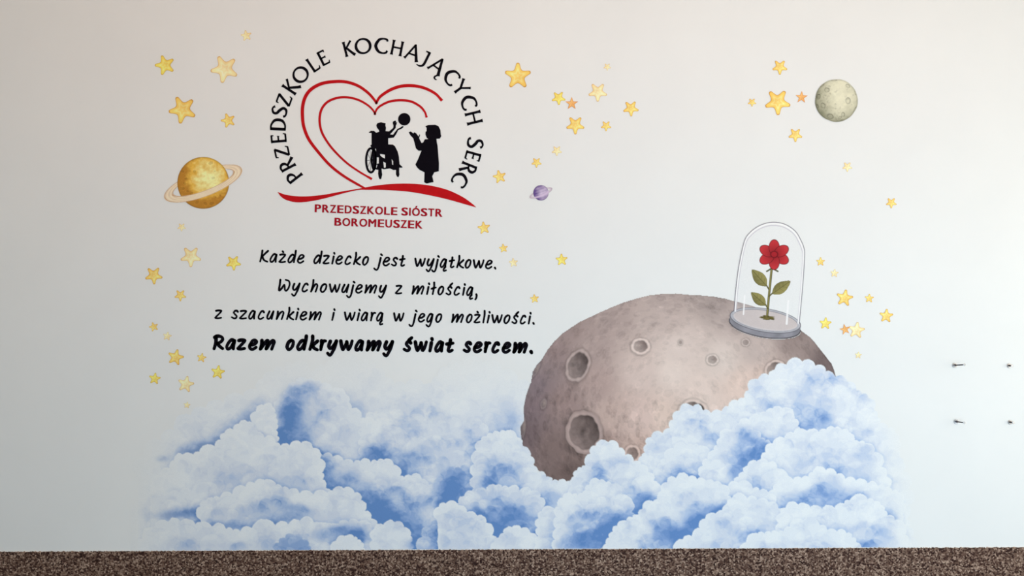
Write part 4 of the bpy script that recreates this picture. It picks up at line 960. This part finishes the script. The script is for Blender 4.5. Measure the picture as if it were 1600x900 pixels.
for lid, (name, own, lab) in PARTS.items():
    step = 2 if own in ('clouds', 'moon') else 1
    ys_, xs_ = np.nonzero(LAB == lid)
    if len(ys_) < 12: continue
    b0, b1_, a0, a1 = ys_.min()//step*step, ys_.max()+2*step, xs_.min()//step*step, xs_.max()+2*step
    sub = LAB[b0:b1_:1, a0:a1:1]; h = (sub.shape[0]//step); w_ = (sub.shape[1]//step)
    if h < 2 or w_ < 2: continue
    sub = sub[:h*step, :w_*step]; img = IMG[b0:b0+h*step, a0:a0+w_*step]
    if step == 2:
        lb = sub[::2, ::2]; col = (img[::2, ::2]+img[1::2, ::2]+img[::2, 1::2]+img[1::2, 1::2])/4; off = .25
    else: lb = sub; col = img; off = 0
    cell = lb[:-1, :-1] == lid
    px_ = (a0 + np.arange(w_)*step)/SS + off; py_ = (b0 + np.arange(h)*step)/SS + off
    if own == 'clouds': cell &= ((py_[:-1, None]) < YDADO(px_[None, :-1]) - .8)
    jy, ix = np.nonzero(cell)
    if len(jy) < 6: continue
    idx = np.stack([jy*w_+ix, (jy+1)*w_+ix, (jy+1)*w_+ix+1, jy*w_+ix+1], -1)
    used, inv = np.unique(idx, return_inverse=True); inv = inv.reshape(-1, 4).astype(np.int32)
    uy, ux = used//w_, used % w_
    ow = OWN[own]
    co = np.zeros((len(used), 3), np.float32); co[:, 0] = (px_[ux]-800)*S - ow.location.x; co[:, 1] = DEPTH.get(own, -.0016)
    co[:, 2] = EYE-(py_[uy]-450)*S - ow.location.z
    me = bpy.data.meshes.new(name); nf = len(inv)
    me.vertices.add(len(used)); me.vertices.foreach_set('co', co.ravel())
    me.loops.add(nf*4); me.loops.foreach_set('vertex_index', inv.ravel())
    me.polygons.add(nf); me.polygons.foreach_set('loop_start', np.arange(0, nf*4, 4, dtype=np.int32))
    try: me.polygons.foreach_set('loop_total', np.full(nf, 4, np.int32))
    except Exception: pass
    me.update(calc_edges=True)
    at = me.color_attributes.new('Col', 'FLOAT_COLOR', 'POINT'); arr = np.ones((len(used), 4), np.float32)
    arr[:, :3] = np.clip(col[uy, ux], 0, .93); at.data.foreach_set('color', arr.ravel())
    o = link(name, me, M_print, ow)
    if lab: o['label'] = lab

# ================================================================== bolts left in the wall
def lathe(prof, n=20, axis_from=(0, 0, 0)):
    """profile (distance from wall, radius) turned about the wall normal"""
    v, f = [], []
    for d, r in prof:
        for i in range(n): a = 2*math.pi*i/n; v.append((r*math.cos(a), -d, r*math.sin(a)))
    for k in range(len(prof)-1):
        for i in range(n): f.append((k*n+i, k*n+(i+1) % n, (k+1)*n+(i+1) % n, (k+1)*n+i))
    f.append(tuple(range(n))[::-1]); f.append(tuple((len(prof)-1)*n+i for i in range(n)))
    me = bpy.data.meshes.new('m'); me.from_pydata(v, [], f); me.update(); return me
BOLTS = [(1491.5,570.7,.078,-8,'long steel bolt at the upper left of the four in the right wall area'),
         (1576.5,571.3,.024,-4,'short steel bolt at the upper right, close to the right edge'),
         (1494,658.6,.064,-5,'long steel bolt, lower left of the four'),
         (1578,659.6,.026,-4,'short steel bolt at the lower right, close to the right edge')]
for x, y, ln, tilt, lab in BOLTS:
    t = thing('wall_bolt', lab, 'bolt', (WX(x), 0, WZ(y)), 'steel bolts in the bright right part of the wall')
    t.rotation_euler = (math.radians(tilt), 0, 0)
    big = ln > .04
    link('plug', lathe([(-.002, .0085), (.001, .0085), (.0018, .006)]), M_plug, t)
    link('washer', lathe([(.001, .0105), (.0022, .0118), (.0034, .0112), (.0036, .004)] if big else [(.001, .009), (.0022, .0105), (.0034, .009), (.0036, .004)]), M_steel, t)
    link('nut', lathe([(.0034, .0058), (.0075, .0058), (.008, .004)], 6), M_darksteel, t)
    prof = []
    d = .006
    while d < ln-.004: prof += [(d, .0029), (d+.0009, .0024)]; d += .0018
    prof += [(ln-.004, .0029)]
    link('shaft', lathe(prof, 12), M_darksteel, t)
    link('bolt_head', lathe([(ln-.004, .003), (ln-.0035, .0052), (ln-.0005, .0052), (ln, .004)], 12), M_steel, t)
